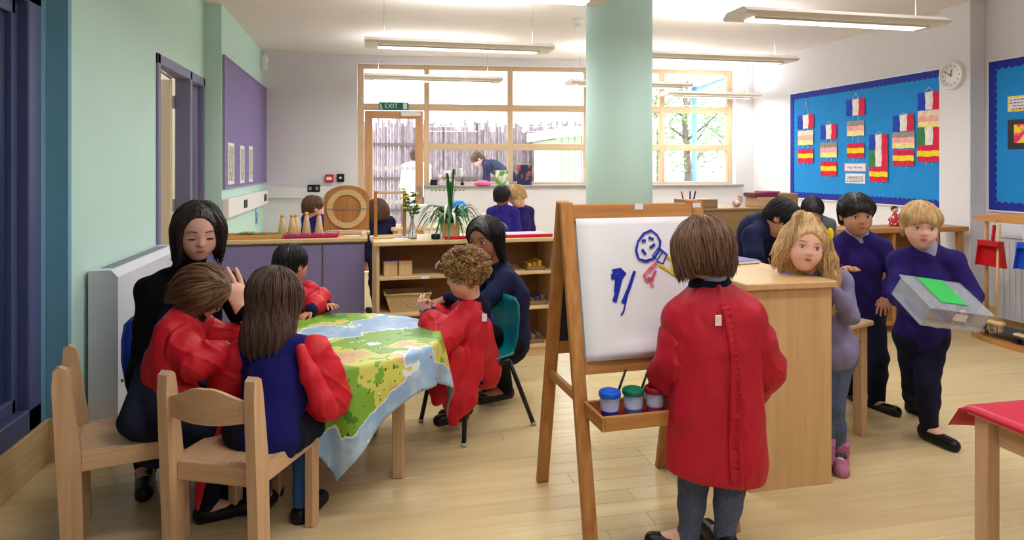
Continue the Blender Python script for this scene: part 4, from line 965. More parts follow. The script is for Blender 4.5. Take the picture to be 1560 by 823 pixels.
# tray
ty1 = leg_pt(0, -1, .47).y-.014; ty0 = ty1-.15; tz = .455
M_TI = mat('tray_red', (150, 34, 40), .5, var=.15, scale=(20, 20, 20))
MB().box((.02, ty0, tz), (EWd-.02, ty1, tz+.008)).build('tray_bottom', M_TI, ez)
MB().box((.02, ty0-.014, tz-.005), (EWd-.02, ty0, tz+.045), .002).build('tray_side', PI_('x'), ez); MB().box((.02, ty1, tz-.005), (EWd-.02, ty1+.012, tz+.045), .002).build('tray_side', PI_('x'), ez)
for x in (.008, EWd-.02): MB().box((x, ty0-.014, tz-.005), (x+.012, ty1+.012, tz+.045), .002).build('tray_side', PI_('y'), ez)
# paper sheet clipped to the easel, with the painting
fz0, fz1 = .632, 1.15
P0 = leg_pt(.03, -1, fz0)+Vector((0, -.013, 0)); P1 = leg_pt(.03, -1, fz1)+Vector((0, -.013, 0)); pup = (P1-P0); PH = pup.length; pup.normalize(); pn = Vector((1, 0, 0)).cross(pup)
EZM = Matrix.Translation(ez.location) @ Matrix.Rotation(ez.rotation_euler[2], 4, 'Z')
pp = empty('painting_paper', EZM @ P0, ez.rotation_euler[2], 'large white paper sheet with a child painting in blue, red and yellow', 'painting')
PWp = EWd-.06; n = 18; V = []
for j in range(n+1):
    for i in range(9):
        t = j/n; x = PWp*i/8; c_ = pup*(PH*t)+Vector((x, 0, 0))+pn*(.003+.02*max(0, .2-t)*max(0, math.sin(math.pi*i/8))+.002*math.sin(x*16)*(1-t)+(.012*(1-abs(t-.06)/.06) if t < .12 else 0)*(i > 1)); V.append(c_)
mb = MB(); mb.smooth = True; mb.add(V, [(j*9+i, j*9+i+1, (j+1)*9+i+1, (j+1)*9+i) for j in range(n) for i in range(8)])
o = mb.build('sheet', M_PAPER, pp); md = o.modifiers.new('t', 'SOLIDIFY'); md.thickness = .0006; md.offset = 0
# brush strokes lie on the sheet
EZI = (Matrix.Translation(EZM @ P0) @ Matrix.Rotation(ez.rotation_euler[2], 4, 'Z')).inverted()
pnw = (EZM.to_3x3() @ pn).normalized(); p0w = EZM @ P0
def on_paper(u, v, lift):
    d = CR*((u-780)/F)+CF+UP*(-(v-HY)/F); o_ = UP*HC; t = (p0w+pnw*lift-o_).dot(pnw)/d.dot(pnw); return EZI @ (o_+d*t)
def strokes(name, paths, wds, m, lift):
    mb = MB()
    for k, path in enumerate(paths):
        wd = wds[k] if isinstance(wds, list) else wds
        pts = [on_paper(u, v, lift) for u, v in path]
        V = []
        for i, p in enumerate(pts):
            t = (pts[min(i+1, len(pts)-1)]-pts[max(i-1, 0)]).normalized(); s_ = t.cross(pn).normalized()*wd*(1+.18*math.sin(i*2.3+k)); V += [p-s_, p+s_]
        mb.add(V, [(2*i, 2*i+1, 2*i+3, 2*i+2) for i in range(len(pts)-1)])
    return mb.build(name, m, pp)
PB = mat('paint_blue', (26, 44, 168), .45, var=.12, scale=(40, 40, 40)); PRd = mat('paint_red', (196, 30, 70), .45, col2=(226, 120, 150), scale=(50, 50, 50)); PY = mat('paint_yellow', (226, 192, 20), .45, var=.12, scale=(40, 40, 40))
strokes('blue_stroke', [[(973, 395), (969, 382), (972, 368), (981, 356), (992, 351), (1001, 358), (1006, 368), (1004, 382), (996, 394), (984, 398), (973, 395)], [(978, 368), (984, 366)], [(988, 362), (996, 365)], [(978, 380), (984, 388)], [(990, 378), (998, 372)], [(994, 390), (1003, 378), (1009, 384), (1002, 396), (994, 390)], [(1004, 378), (1016, 388), (1010, 402), (1000, 398)]], [.0048, .006, .006, .006, .006, .003, .004], PB, .0085)
strokes('blue_stroke', [[(933, 414), (945, 412), (953, 419)], [(931, 422), (950, 421)], [(946, 418), (942, 440), (936, 460)], [(940, 420), (937, 445)], [(967, 413), (958, 440), (949, 462)], [(956, 450), (950, 475), (946, 481)]], [.009, .009, .009, .006, .007, .003], PB, .008)
strokes('red_stroke', [[(1000, 401), (991, 410), (981, 420), (985, 428), (994, 424), (999, 412)], [(986, 424), (996, 427)], [(990, 432), (996, 436)]], [.0065, .006, .004], PRd, .0082)
strokes('yellow_stroke', [[(1014, 388), (1024, 396), (1023, 406), (1032, 418)], [(1004, 402), (1016, 410), (1030, 420)]], [.005, .005], PY, .008)
# paint pots
for (u, v, c_, lb, br, pc) in ((920, 640, (20, 90, 210), 'paint pot with blue lid and brush on the easel tray', 1, (50, 60, 170)), (952, 634, (0, 110, 84), 'paint pot with green lid and brush on the easel tray', 1, (90, 110, 170)), (981, 628, (150, 20, 40), 'paint pot with dark red lid on the easel tray', 0, (150, 70, 110)), (1014, 624, (236, 196, 20), 'paint pot with yellow lid on the easel tray', 0, (220, 180, 90))):
    xl = {920: .075, 952: .165, 981: .25, 1014: .345}[u]
    p = EZM @ Vector((xl, ty0+.075, tz+.008))
    q = empty('paint_pot', p, 0, lb, 'paint pot'); r0 = .036
    MB().lathe([(r0*.78, 0), (r0*.8, .004), (r0*.98, .082)], 20).build('cup', mat('pot_clear%d' % u, (190, 196, 216), .3, col2=pc, scale=(3, 3, 9), contrast=(.4, .7)), q)
    MB().lathe([(r0*.8, .001), (r0*.86, .03)], 20, cap=False).build('paint_level', mat('pot_paint%d' % u, pc, .4, var=.1), q)
    MB().lathe([(r0*1.08, .078), (r0*1.1, .086), (r0*1.08, .094), (r0*.9, .098), (r0*.7, .09), (r0*.3, .085), (0, .085)], 20, cap=False).build('lid', mat('lidc%d' % u, c_, .35, var=.03), q)
    if br:
        bq = empty('paint_brush', p+Vector((0, 0, .006)), 0, lb.replace('paint pot with', 'black brush in the pot with').replace(' and brush', ''), 'brush')
        d_ = cv(.35, .15, .9).normalized(); MB().tube([d_*.03, d_*.17], .0045, 8).build('handle', M_DARK, bq); MB().tube([d_*.0, d_*.035], [.003, .005], 8).build('bristle_tip', mat('brush_tip', (90, 70, 50), .8, var=.1), bq)

# ---- blue notice boards
M_BB = mat('board_blue', (30, 138, 214), .85, var=.04, scale=(6, 6, 6), bump=.08); M_BN = mat('border_navy', (28, 40, 150), .7, var=.03)
def blue_board(y0, y1, z0, z1, lb):
    e = empty('notice_board', (XR-.002, y0, z0), label=lb, cat='notice board'); L = y1-y0; H = z1-z0
    MB().box((-.02, 0, 0), (0, L, H), .002).build('panel', M_BB, e)
    def scallop(n, Ln): return [(Ln*i/(n*6), .055+.018*abs(math.sin(math.pi*i/6))) for i in range(n*6+1)]
    for k in range(4):
        Ln = L if k < 2 else H; poly = [(0, 0)]+[(Ln, 0)]+scallop(int(Ln/.06), Ln)[::-1]
        if k == 0: MB().prism(poly, -.004, (-.02, 0, 0), (0, 1, 0), (0, 0, 1)).build('border_strip', M_BN, e)
        if k == 1: MB().prism(poly, .004, (-.02, 0, H), (0, 1, 0), (0, 0, -1)).build('border_strip', M_BN, e)
        if k == 2: MB().prism(poly, .005, (-.02, 0, 0), (0, 0, 1), (0, 1, 0)).build('border_strip', M_BN, e)
        if k == 3: MB().prism(poly, -.005, (-.02, L, 0), (0, 0, 1), (0, -1, 0)).build('border_strip', M_BN, e)
    ed = MB(); 
    for a_, b_ in (((-.022, -.012, -.012), (0, L+.012, 0)), ((-.022, -.012, H), (0, L+.012, H+.012)), ((-.022, -.012, 0), (0, 0, H)), ((-.022, L, 0), (0, L+.012, H))): ed.box(a_, b_)
    ed.build('edge_trim', M_PLASTIC, e); return e
blue_board(5.135, 7.46, .975, 2.235, 'blue notice board with scalloped navy border and hanging flags')
blue_board(2.4, 4.74, .99, 2.225, 'blue notice board with scalloped navy border beyond the clock pillar')
MF = {k: mat('crayon_'+k, c_, .85, var=.12, scale=(20, 20, 20)) for k, c_ in dict(blue=(36, 70, 190), white=(232, 226, 222), red=(214, 34, 74), yellow=(240, 212, 40), green=(60, 130, 80), pale=(236, 214, 190), pink=(236, 170, 170), lemon=(240, 226, 150), grey=(150, 146, 140)).items()}
XF = XR-.023
def flag(e, y, z, w_, h_, cols, vert, name):
    q = 1/len(cols); me = MB(); r = random.Random(int(y*999+z*77))
    names = list(dict.fromkeys(cols))
    N = 6
    for k, c_ in enumerate(cols):
        me.m(names.index(c_)); V = []
        for i in range(N+1):
            for j in (0, 1):
                a_ = (k+j)*q; b_ = i/N
                yy, zz = (a_, b_) if vert else (b_, a_)
                V.append((-.003-.006*math.sin(yy*6+zz*3+y)*.5-.003, (.5-yy)*w_+.003*math.sin(zz*9), -zz*h_+.003*math.sin(yy*11+y)))
        me.add(V, [(2*i, 2*i+1, 2*i+3, 2*i+2) if vert else (2*i, 2*i+2, 2*i+3, 2*i+1) for i in range(N)])
    o = me.build(name, [MF[c_] for c_ in names], e, (0, y, z)); md = o.modifiers.new('t', 'SOLIDIFY'); md.thickness = .002; md.offset = 0
FR = ('blue', 'white', 'red'); DE = ('grey', 'pink', 'lemon'); SPn = ('red', 'yellow', 'red'); IT = ('green', 'white', 'red'); PL = ('pale', 'pink', 'lemon')
hang = [  # (u, string top v, [(v0, v1, colours, vertical, width px)])
    (1228, 154, [(175, 196, FR, 1, 25), (199, 221, PL, 0, 23), (227, 248, SPn, 0, 23)], 'flag hanging with plain pale middle card at the board end'),
    (1263, 185, [(190, 212, FR, 1, 24), (217, 240, DE, 0, 25), (246, 268, SPn, 0, 24)], 'flag hanging with spaced grey topped middle card, second from the window'),
    (1304, 142, [(151, 176, FR, 1, 28), (184, 207, DE, 0, 26), (218, 241, SPn, 0, 26)], 'flag hanging with long string above the title card'),
    (1339, 201, [(205, 229, FR, 1, 28), (228, 254, IT, 1, 29), (254, 277, SPn, 0, 28)], 'flag hanging with three flags touching, lowest on the board'),
    (1377, 172, [(175, 200, FR, 1, 32), (201, 226, DE, 0, 34), (229, 253, SPn, 0, 32)], 'flag hanging with wide flags and faded middle card near the clock'),
    (1416, 133, [(140, 167, FR, 1, 34), (168, 194, PL, 0, 34), (193, 221, IT, 1, 36), (221, 247, SPn, 0, 36)], 'flag hanging of four flags beside the clock pillar')]
NMF = {FR: 'french_flag', DE: 'faded_card', SPn: 'spanish_flag', IT: 'italian_flag', PL: 'pale_card'}
for (u, vs, fl_, lb) in hang:
    p = on_x(u, vs, XF); e = empty('flag_hanging', (XF, p.y, 0), label=lb, cat='flags', group='flag hangings on the blue board')
    top = p.z
    lastz = None
    for (v0, v1, cols, vert, wp) in fl_:
        a = on_x(u, v0, XF); b = on_x(u, v1, XF); yl = on_x(u-wp/2, v0, XF).y-on_x(u+wp/2, v0, XF).y
        flag(e, 0, a.z, yl, a.z-b.z, cols, vert, NMF[cols])
        if lastz is None: MB().tube([(-.003, -.05, a.z), (-.003, 0, top), (-.003, .05, a.z)], .003, 5).build('string', M_PAPER, e)
        elif lastz-a.z > .01:
            for dy in (-.04, .04): MB().tube([(-.003, dy, lastz), (-.003, dy, a.z)], .003, 5).build('string', M_PAPER, e)
        lastz = b.z
    for dy in (-.04, .04): MB().tube([(-.003, dy, lastz), (-.003, dy*.7, lastz-.03)], .0025, 5).build('string', M_PAPER, e)
def card(u, v, wpx, hpx, lb, txt, sz, border=None, base=None, lines=0):
    c_ = on_x(u, v, XF); wd = abs(on_x(u-wpx/2, v, XF).y-on_x(u+wpx/2, v, XF).y); ht = on_x(u, v-hpx/2, XF).z-on_x(u, v+hpx/2, XF).z
    e = empty('text_card', (XF, c_.y, c_.z), label=lb, cat='card')
    MB().box((-.003, -wd/2, -ht/2), (0, wd/2, ht/2)).build('backing', border or M_PAPER, e)
    MB().box((-.005, -wd/2+.012, -ht/2+.012), (-.003, wd/2-.012, ht/2-.012)).build('sheet', base or M_PAPER, e)
    inkm = mat('ink', (60, 60, 70), .7, var=.02)
    if txt: text_mesh(txt, sz, 'lettering', inkm, e, frameM((-.0055, 0, 0), (0, -1, 0), (0, 0, 1)))
    if lines:
        lm = MB(); rr_ = random.Random(9)
        for k in range(lines):
            z = ht/2-.03-k*(ht-.05)/max(1, lines-1); y = -wd/2+.025
            while y < wd/2-.04: q = rr_.uniform(.012, .035); lm.box((-.0058, y, z-.004), (-.005, min(y+q, wd/2-.02), z+.003)); y += q+.01
        lm.build('handwriting', inkm, e)
    return e
card(1303, 255, 33, 13, 'title card with pink edge reading Flags of Europe', 'Flags of Europe', .036, mat('pink_edge', (232, 150, 180), .8, var=.02))
card(1303, 272, 30, 15, 'small white card of handwriting below the title card', None, 0, lines=5)
card(1558, 157, 46, 24, 'white text card with yellow border on the far board', None, 0, MF['yellow'], lines=4)
e = card(1562, 204, 54, 46, 'black card with a bright paint drawing on the far board', None, 0, M_DARK, M_DARK)
MB().box((-.0075, .0, -.07), (-.005, .09, .08)).build('drawing', mat('bright_art', (230, 40, 120), .6, col2=(250, 220, 40), scale=(16, 16, 16), contrast=(.45, .55)), e)
# ---- clock
pc = on_x(1452, 115, 5.0); e = empty('wall_clock', (5.0, pc.y, pc.z), label='round white wall clock showing ten to twelve on the pillar', cat='clock')
RC = .124
q = MB().lathe([(RC, 0), (RC, .02), (RC*.94, .034), (RC*.86, .03), (RC*.86, .022), (0, .022)], 40, cap=False).build('case', M_PLASTIC, e); q.rotation_euler = (0, -math.pi/2, 0)
tk_ = MB()
for k in range(12):
    a = k*math.pi/6; tk_.bar((-.0235, -.088*math.sin(a), .088*math.cos(a)), (-.0235, -.075*math.sin(a), .075*math.cos(a)), .007, .001, 0, (0, math.cos(a), math.sin(a)))
tk_.build('hour_mark', M_DARK, e)
for (ang, ln, wd) in ((10, .05, .008), (-58, .08, .006)):
    a = math.radians(ang); MB().bar((-.026, .012*math.sin(a), -.012*math.cos(a)), (-.026, -ln*math.sin(a), ln*math.cos(a)), wd, .001, 0, (0, math.cos(a), math.sin(a))).build('hand', M_DARK, e)
MB().ball((-.026, 0, 0), .006, 8).build('hub', M_DARK, e)
# ================================================================== people
V3 = lambda v: np.array((v[0], v[1], v[2]), dtype=np.float32)
class Sdf:
    """smooth union of simple solids, meshed by surface nets"""
    def __init__(s, res=.009, k=.02): s.p = []; s.res = res; s.k = k; s.noise = None; s.cuts = []
    def cone(s, a, b, ra, rb, k=None, m=0, flat=None, ratio=1.0):
        a, b = V3(a), V3(b); R = max(ra, rb); lo = np.minimum(a, b)-R; hi = np.maximum(a, b)+R
        ab = b-a; L2 = float(ab @ ab)+1e-9; fl = V3(Vector(flat).normalized()) if flat is not None else None
        def f(P):
            d = P-a; t = np.clip((d @ ab)/L2, 0, 1)[..., None]; v = d-t*ab; t = t[..., 0]
            if fl is not None:
                vn = v @ fl; q = np.sqrt(np.maximum((v*v).sum(-1)-vn*vn, 0)+(vn/ratio)**2); return (q-(ra+(rb-ra)*t))*(ratio*.5+.5)
            return np.sqrt((v*v).sum(-1))-(ra+(rb-ra)*t)
        s.p.append((f, lo, hi, s.k if k is None else k, m)); return s
    def chain(s, pts, k=None, m=0, flat=None, ratio=1.0):
        for (a, ra), (b, rb) in zip(pts, pts[1:]): s.cone(a, b, ra, rb, k, m, flat, ratio)
        return s
    def ell(s, c, r, R=None, k=None, m=0, cut=False):
        c = V3(c); r = np.array(r, dtype=np.float32); Rm = np.array(R, dtype=np.float32) if R is not None else np.eye(3, dtype=np.float32); mx = float(r.max())
        def f(P):
            q = (P-c) @ Rm; k0 = np.sqrt(((q/r)**2).sum(-1)); k1 = np.sqrt(((q/r**2)**2).sum(-1))+1e-9; return k0*(k0-1)/k1
        if cut: s.cuts.append((f, s.k if k is None else k))
        else: s.p.append((f, c-mx, c+mx, s.k if k is None else k, m))
        return s
    def half(s, c, n, k=0.0):           # cut away everything on the side n points to
        c = V3(c); n = V3(Vector(n).normalized()); s.cuts.append((lambda P: -((P-c) @ n), k)); return s
    def cutcone(s, a, b, ra, rb, flat=None, ratio=1.0, k=.004):
        t = Sdf(); t.cone(a, b, ra, rb, 0, 0, flat, ratio); s.cuts.append((t.p[0][0], k)); return s
    def mesh(s):
        res = s.res; lo = np.min([p[1] for p in s.p], 0)-3*res-.01; hi = np.max([p[2] for p in s.p], 0)+3*res+.01
        n = np.ceil((hi-lo)/res).astype(int)+1
        ax = [lo[i]+res*np.arange(n[i], dtype=np.float32) for i in range(3)]
        D = np.full(n, .5, dtype=np.float32)
        for (f, a, b, k, m) in s.p:
            mg = k+3*res+.012
            i0 = np.maximum(np.floor((a-mg-lo)/res).astype(int), 0); i1 = np.minimum(np.ceil((b+mg-lo)/res).astype(int)+1, n)
            P = np.stack(np.meshgrid(ax[0][i0[0]:i1[0]], ax[1][i0[1]:i1[1]], ax[2][i0[2]:i1[2]], indexing='ij'), -1)
            d = f(P); sl = tuple(slice(i0[j], i1[j]) for j in range(3)); o = D[sl]
            if k > 0: h = np.clip(.5+.5*(o-d)/k, 0, 1); D[sl] = o*(1-h)+d*h-k*h*(1-h)
            else: D[sl] = np.minimum(o, d)
        if s.cuts or s.noise:
            P = np.stack(np.meshgrid(*ax, indexing='ij'), -1)
            if s.noise: D += s.noise(P)
            for f, k in s.cuts:
                d = -f(P)
                if k > 0: h = np.clip(.5-.5*(D-d)/k, 0, 1); D = D*(1-h)+d*h+k*h*(1-h)
                else: D = np.maximum(D, d)
        return s.nets(D, lo, res)
    def nets(s, D, lo, res):
        ins = D < 0; c = np.zeros(tuple(x-1 for x in D.shape), dtype=np.int8)
        for i in (0, 1):
            for j in (0, 1):
                for k in (0, 1): c += ins[i:D.shape[0]-1+i, j:D.shape[1]-1+j, k:D.shape[2]-1+k]
        act = (c > 0) & (c < 8); idx = np.argwhere(act); ids = -np.ones(act.shape, dtype=np.int64); ids[act] = np.arange(len(idx))
        if len(idx) == 0: return np.zeros((0, 3), np.float32), np.zeros((0, 4), np.int64)
        acc = np.zeros((len(idx), 3)); cnt = np.zeros(len(idx)); cs = [(i, j, k) for i in (0, 1) for j in (0, 1) for k in (0, 1)]
        g = lambda o: D[idx[:, 0]+o[0], idx[:, 1]+o[1], idx[:, 2]+o[2]]
        for a in cs:
            for ax in range(3):
                if a[ax]: continue
                b = list(a); b[ax] = 1; da, db = g(a), g(b); mk = (da < 0) != (db < 0); t = np.where(mk, da/np.where(mk, da-db, 1), 0)
                for q in range(3): acc[:, q] += np.where(mk, a[q]+t*(b[q]-a[q]), 0)
                cnt += mk
        V = (idx+acc/cnt[:, None])*res+lo; Q = []
        for ax in range(3):
            sh = [slice(1, -1)]*3; sh[ax] = slice(0, -1)
            a = ins[tuple(sh)]; sh2 = list(sh); sh2[ax] = slice(1, None); b = ins[tuple(sh2)]
            e = np.argwhere(a != b); e = e+np.array([1 if q != ax else 0 for q in range(3)]); u, v = [q for q in range(3) if q != ax]
            def cell(du, dv): k = e.copy(); k[:, u] -= du; k[:, v] -= dv; return ids[k[:, 0], k[:, 1], k[:, 2]]
            q = np.stack([cell(0, 0), cell(1, 0), cell(1, 1), cell(0, 1)], 1)
            fl = ins[e[:, 0], e[:, 1], e[:, 2]]
            if ax == 1: fl = ~fl
            q[~fl] = q[~fl][:, ::-1]; Q.append(q)
        return V.astype(np.float32), np.concatenate(Q)
def sdf_obj(name, sdfs, mats, parent, M=None, smooth_it=1):
    """one mesh object out of one or more sdf groups (each may carry its own material index .mi)"""
    Vs = []; Qs = []; Ms = []; n = 0
    for sd_ in (sdfs if isinstance(sdfs, list) else [sdfs]):
        V, Q = sd_.mesh()
        for _ in range(smooth_it):
            if len(Q):
                A_ = np.zeros_like(V); c = np.zeros(len(V))
                for i in range(4):
                    for j in (1, 3): np.add.at(A_, Q[:, i], V[Q[:, (i+j) % 4]]); np.add.at(c, Q[:, i], 1)
                V = V*.5+.5*A_/np.maximum(c, 1)[:, None]
        L = getattr(sd_, 'M', None)
        if L is not None: V = V @ np.array(L.to_3x3(), dtype=np.float32).T+np.array(L.translation, dtype=np.float32)
        Vs.append(V); Qs.append(Q+n); Ms += [getattr(sd_, 'mi', 0)]*len(Q); n += len(V)
    V = np.concatenate(Vs); Q = np.concatenate(Qs)
    me = bpy.data.meshes.new(name); me.vertices.add(len(V)); me.vertices.foreach_set('co', V.ravel().astype(np.float32))
    me.loops.add(Q.size); me.loops.foreach_set('vertex_index', Q.ravel().astype(np.int32)); me.polygons.add(len(Q))
    me.polygons.foreach_set('loop_start', np.arange(0, Q.size, 4, dtype=np.int32)); me.update(calc_edges=True)
    for m_ in (mats if isinstance(mats, (list, tuple)) else [mats]): me.materials.append(m_)
    me.polygons.foreach_set('material_index', np.array(Ms, dtype=np.int32)); me.polygons.foreach_set('use_smooth', np.ones(len(Q), dtype=bool)); me.validate()
    o = link(name, me, parent)
    if M is not None: o.matrix_local = M
    return o
def folds(amp, f=(30, 30, 9), seed=0.0):
    def g(P):
        x, y, z = P[..., 0]*f[0], P[..., 1]*f[1], P[..., 2]*f[2]
        return amp*(np.sin(x+1.6*np.sin(y*.8+z*.5+seed)+seed)*np.sin(y*.9+1.3*np.sin(z*.9+x*.4+seed*2))+.6*np.sin(1.9*x-1.1*y+2.2*z+2*np.sin(z*.7+seed)))
    return g
def creases(amp, f=14.0, seed=0.0, vert=.45, lump=.18):
    """thin pulled ridges of light cloth plus a little slow waviness"""
    def g(P):
        x, y, z = P[..., 0]*f, P[..., 1]*f, P[..., 2]*f*vert
        w1 = x*1.0+y*.6+z*.7+1.9*np.sin(z*.9+y*.5+seed)+seed*3; w2 = -x*.8+y*.9+z*1.1+1.7*np.sin(x*.6+z*.7+seed*2)+seed
        r1 = (1-np.abs(np.sin(w1)))**4; r2 = (1-np.abs(np.sin(w2*.8)))**4
        m = .5+.5*np.sin(x*.55+z*.6+y*.4+seed*1.7)
        return -amp*(r1*m+r2*(1-m)*.9)+amp*lump*np.sin(w1*.5+w2*.33)
    return g
def strands(amp, n=34, seed=0.0):      # ridges running over the head from the crown, in head coordinates
    def g(P):
        th = np.arctan2(P[..., 0], -P[..., 1]+.02); return amp*(np.sin(th*n+6*np.sin(P[..., 2]*14+seed)+seed)+.6*np.sin(th*n*2.3+seed*3+P[..., 2]*40))
    return g
def skin_mat(name, c):
    m = mat('skin_'+name, c, .55, var=.05, scale=(14, 14, 14), spec=.35)
    b = m.node_tree.nodes['Principled BSDF']; b.inputs['Subsurface Weight'].default_value = .08; b.inputs['Subsurface Radius'].default_value = (.01, .004, .002); return m
SK = dict(fair=skin_mat('fair', (226, 178, 158)), tan=skin_mat('tan', (196, 142, 110)), brown=skin_mat('brown', (160, 108, 82)))
def hair_mat(name, c1, c2, sc=(70, 70, 5)):
    return mat('hair_'+name, c1, .42, col2=c2, scale=sc, contrast=(.3, .72), bump=.5, spec=.45, detail=5)
HM = dict(mousedark=hair_mat('mousedark', (42, 32, 30), (104, 78, 62)), dark=hair_mat('dark', (22, 17, 18), (52, 38, 36)), brown=hair_mat('brown', (64, 43, 32), (126, 90, 64)), black=hair_mat('black', (14, 13, 16), (36, 32, 34)), mouse=hair_mat('mouse', (66, 48, 38), (150, 112, 74)),
          blond=hair_mat('blond', (176, 138, 84), (228, 198, 146)), curly=hair_mat('curly', (84, 56, 34), (196, 152, 96), (30, 30, 30)), light=hair_mat('light', (120, 84, 52), (178, 136, 88)))
def cloth(name, c, rough=.8, amp=.3, var=.08, sheen=0.0, spec=.2): return mat('cloth_'+name, c, rough, var=var, scale=(16, 16, 16), bump=amp, bscale=(24, 24, 14), spec=spec, sheen=sheen)
def nylon(name, c):
    m = mat('nylon_'+name, c, .55, var=.06, scale=(10, 10, 10), bump=.9, spec=.3); nt = m.node_tree
    bp = [n for n in nt.nodes if n.type == 'BUMP'][0]; bp.inputs['Distance'].default_value = .02; bp.inputs['Strength'].default_value = .75
    for l in list(nt.links):
        if l.to_node == bp: nt.links.remove(l)
    tc = [n for n in nt.nodes if n.type == 'TEX_COORD'][0]; mp = nt.nodes.new('ShaderNodeMapping'); mp.inputs['Scale'].default_value = (11, 11, 5); nt.links.new(tc.outputs['Object'], mp.inputs[0])
    nz = nt.nodes.new('ShaderNodeTexNoise'); nz.noise_type = 'RIDGED_MULTIFRACTAL'; nz.inputs['Scale'].default_value = 1; nz.inputs['Detail'].default_value = 1.6; nz.inputs['Distortion'].default_value = .9; nz.inputs['Gain'].default_value = 1.2 if 'Gain' in nz.inputs else 0
    nt.links.new(mp.outputs[0], nz.inputs['Vector']); nt.links.new(nz.outputs['Fac'], bp.inputs['Height']); return m
CL = dict(red=nylon('red', (196, 26, 42)), crimson=nylon('crimson', (180, 20, 44)), black=cloth('black', (10, 10, 12), .95, .2), navy=cloth('navy', (22, 28, 62), .9), navyblue=cloth('navyblue', (24, 24, 96), .9), purple=cloth('purple', (46, 36, 128), .9), violet=cloth('violet', (40, 28, 98), .9),
          trouser=cloth('trouser', (20, 24, 46), .85), grey=cloth('grey', (92, 94, 102), .9), tights=mat('tights', (62, 72, 98), .9, col2=(92, 104, 132), scale=(260, 260, 120), bump=.3), lav=cloth('lav', (128, 122, 158), .85, .4), white=cloth('white', (232, 234, 238), .9), jeans=cloth('jeans', (60, 96, 160), .9), skirt=cloth('skirt', (22, 28, 48), .85), collar=cloth('collar', (16, 20, 42), .9), shirt=cloth('shirt', (150, 156, 180), .85))
M_LIP = mat('lip', (178, 98, 96), .45, var=.04); M_EYEW = mat('eye_white', (222, 220, 216), .25, var=.01); M_IRIS = mat('iris_dark', (46, 38, 40), .2, var=.1); M_IRISB = mat('iris_blue', (84, 104, 130), .2, var=.1); M_LASH = mat('lash', (34, 24, 22), .7, var=.05)
M_SHOE = mat('shoe_black', (14, 14, 18), .4, var=.1); M_BOOT = mat('boot_pink', (176, 112, 142), .95, var=.12, scale=(80, 80, 80), bump=.6)

def hand_prims(sd_, w, d, n, L, side, curl=.5, spread=1.0):
    d = Vector(d).normalized(); n = Vector(n); n = (n-d*n.dot(d)).normalized(); t = d.cross(n)*side; w = Vector(w); k = .05*L
    sd_.cone(w-d*.12*L, w+d*.12*L, .15*L, .15*L, k, 0, n, .75); sd_.cone(w+d*.08*L, w+d*.42*L, .17*L, .21*L, k, 0, n, .42)
    for i, fl in enumerate((.42, .47, .43, .34)):
        off = (.165-.11*i); b = w+d*(.5-.03*abs(i-1.2))*L+t*off*L; di = (d+t*(.16*spread*(1.3-i))).normalized(); a1 = curl*.6; a2 = curl*1.5
        d1 = di*math.cos(a1)+n*math.sin(a1); d2 = di*math.cos(a2)+n*math.sin(a2); m1 = b+d1*fl*L*.5; e_ = m1+d2*fl*L*.5
        sd_.cone(b-d*.05*L, m1, .054*L, .05*L, .012*L); sd_.cone(m1, e_, .05*L, .042*L, .012*L)
    b = w+d*.14*L+t*.15*L; d1 = (t*.7+d*.7+n*.3).normalized(); d2 = (t*.25+d*.85+n*.45).normalized()
    sd_.cone(b, b+d1*.2*L, .075*L, .06*L, k); sd_.cone(b+d1*.2*L, b+d1*.2*L+d2*.18*L, .058*L, .046*L, .02*L)

def head_matrix(p, f, u):
    f = Vector(f).normalized(); u = Vector(u); u = (u-f*u.dot(f)).normalized(); r = f.cross(u)
    return Matrix(((r.x, f.x, u.x, p.x), (r.y, f.y, u.y, p.y), (r.z, f.z, u.z, p.z), (0, 0, 0, 1)))
def head_sdf(HH, nb_local, adult):
    s = Sdf(.0042 if not adult else .0048, .03*HH/.2); h = HH
    s.ell((0, -.05*h, .14*h), (.355*h, .44*h, .37*h), k=.03); s.ell((0, .08*h, -.13*h), (.285*h, .3*h, .34*h), k=.05)
    s.ell((0, .2*h, -.38*h), (.13*h, .13*h, .11*h), k=.05)
    for q in (-1, 1):
        s.ell((q*.15*h, .22*h, -.17*h), (.13*h, .13*h, .14*h), k=.03); s.ell((q*.365*h, -.03*h, -.03*h), (.035*h, .09*h, .13*h), k=.01)
        s.ell((q*.15*h, .46*h, .01*h), (.075*h, .06*h, .05*h), k=.02, cut=True)
    s.cone((0, .37*h, .05*h), (0, .43*h, -.11*h), .026*h, .042*h, .02); s.ell((.035*h, .395*h, -.12*h), (.026*h, .03*h, .022*h), k=.01); s.ell((-.035*h, .395*h, -.12*h), (.026*h, .03*h, .022*h), k=.01)
    s.ell((0, .345*h, -.25*h), (.1*h, .035*h, .035*h), k=.02)
    r = .2*h if adult else .22*h
    s.cone((0, -.1*h, -.2*h), nb_local, r, r*1.1, .03); return s
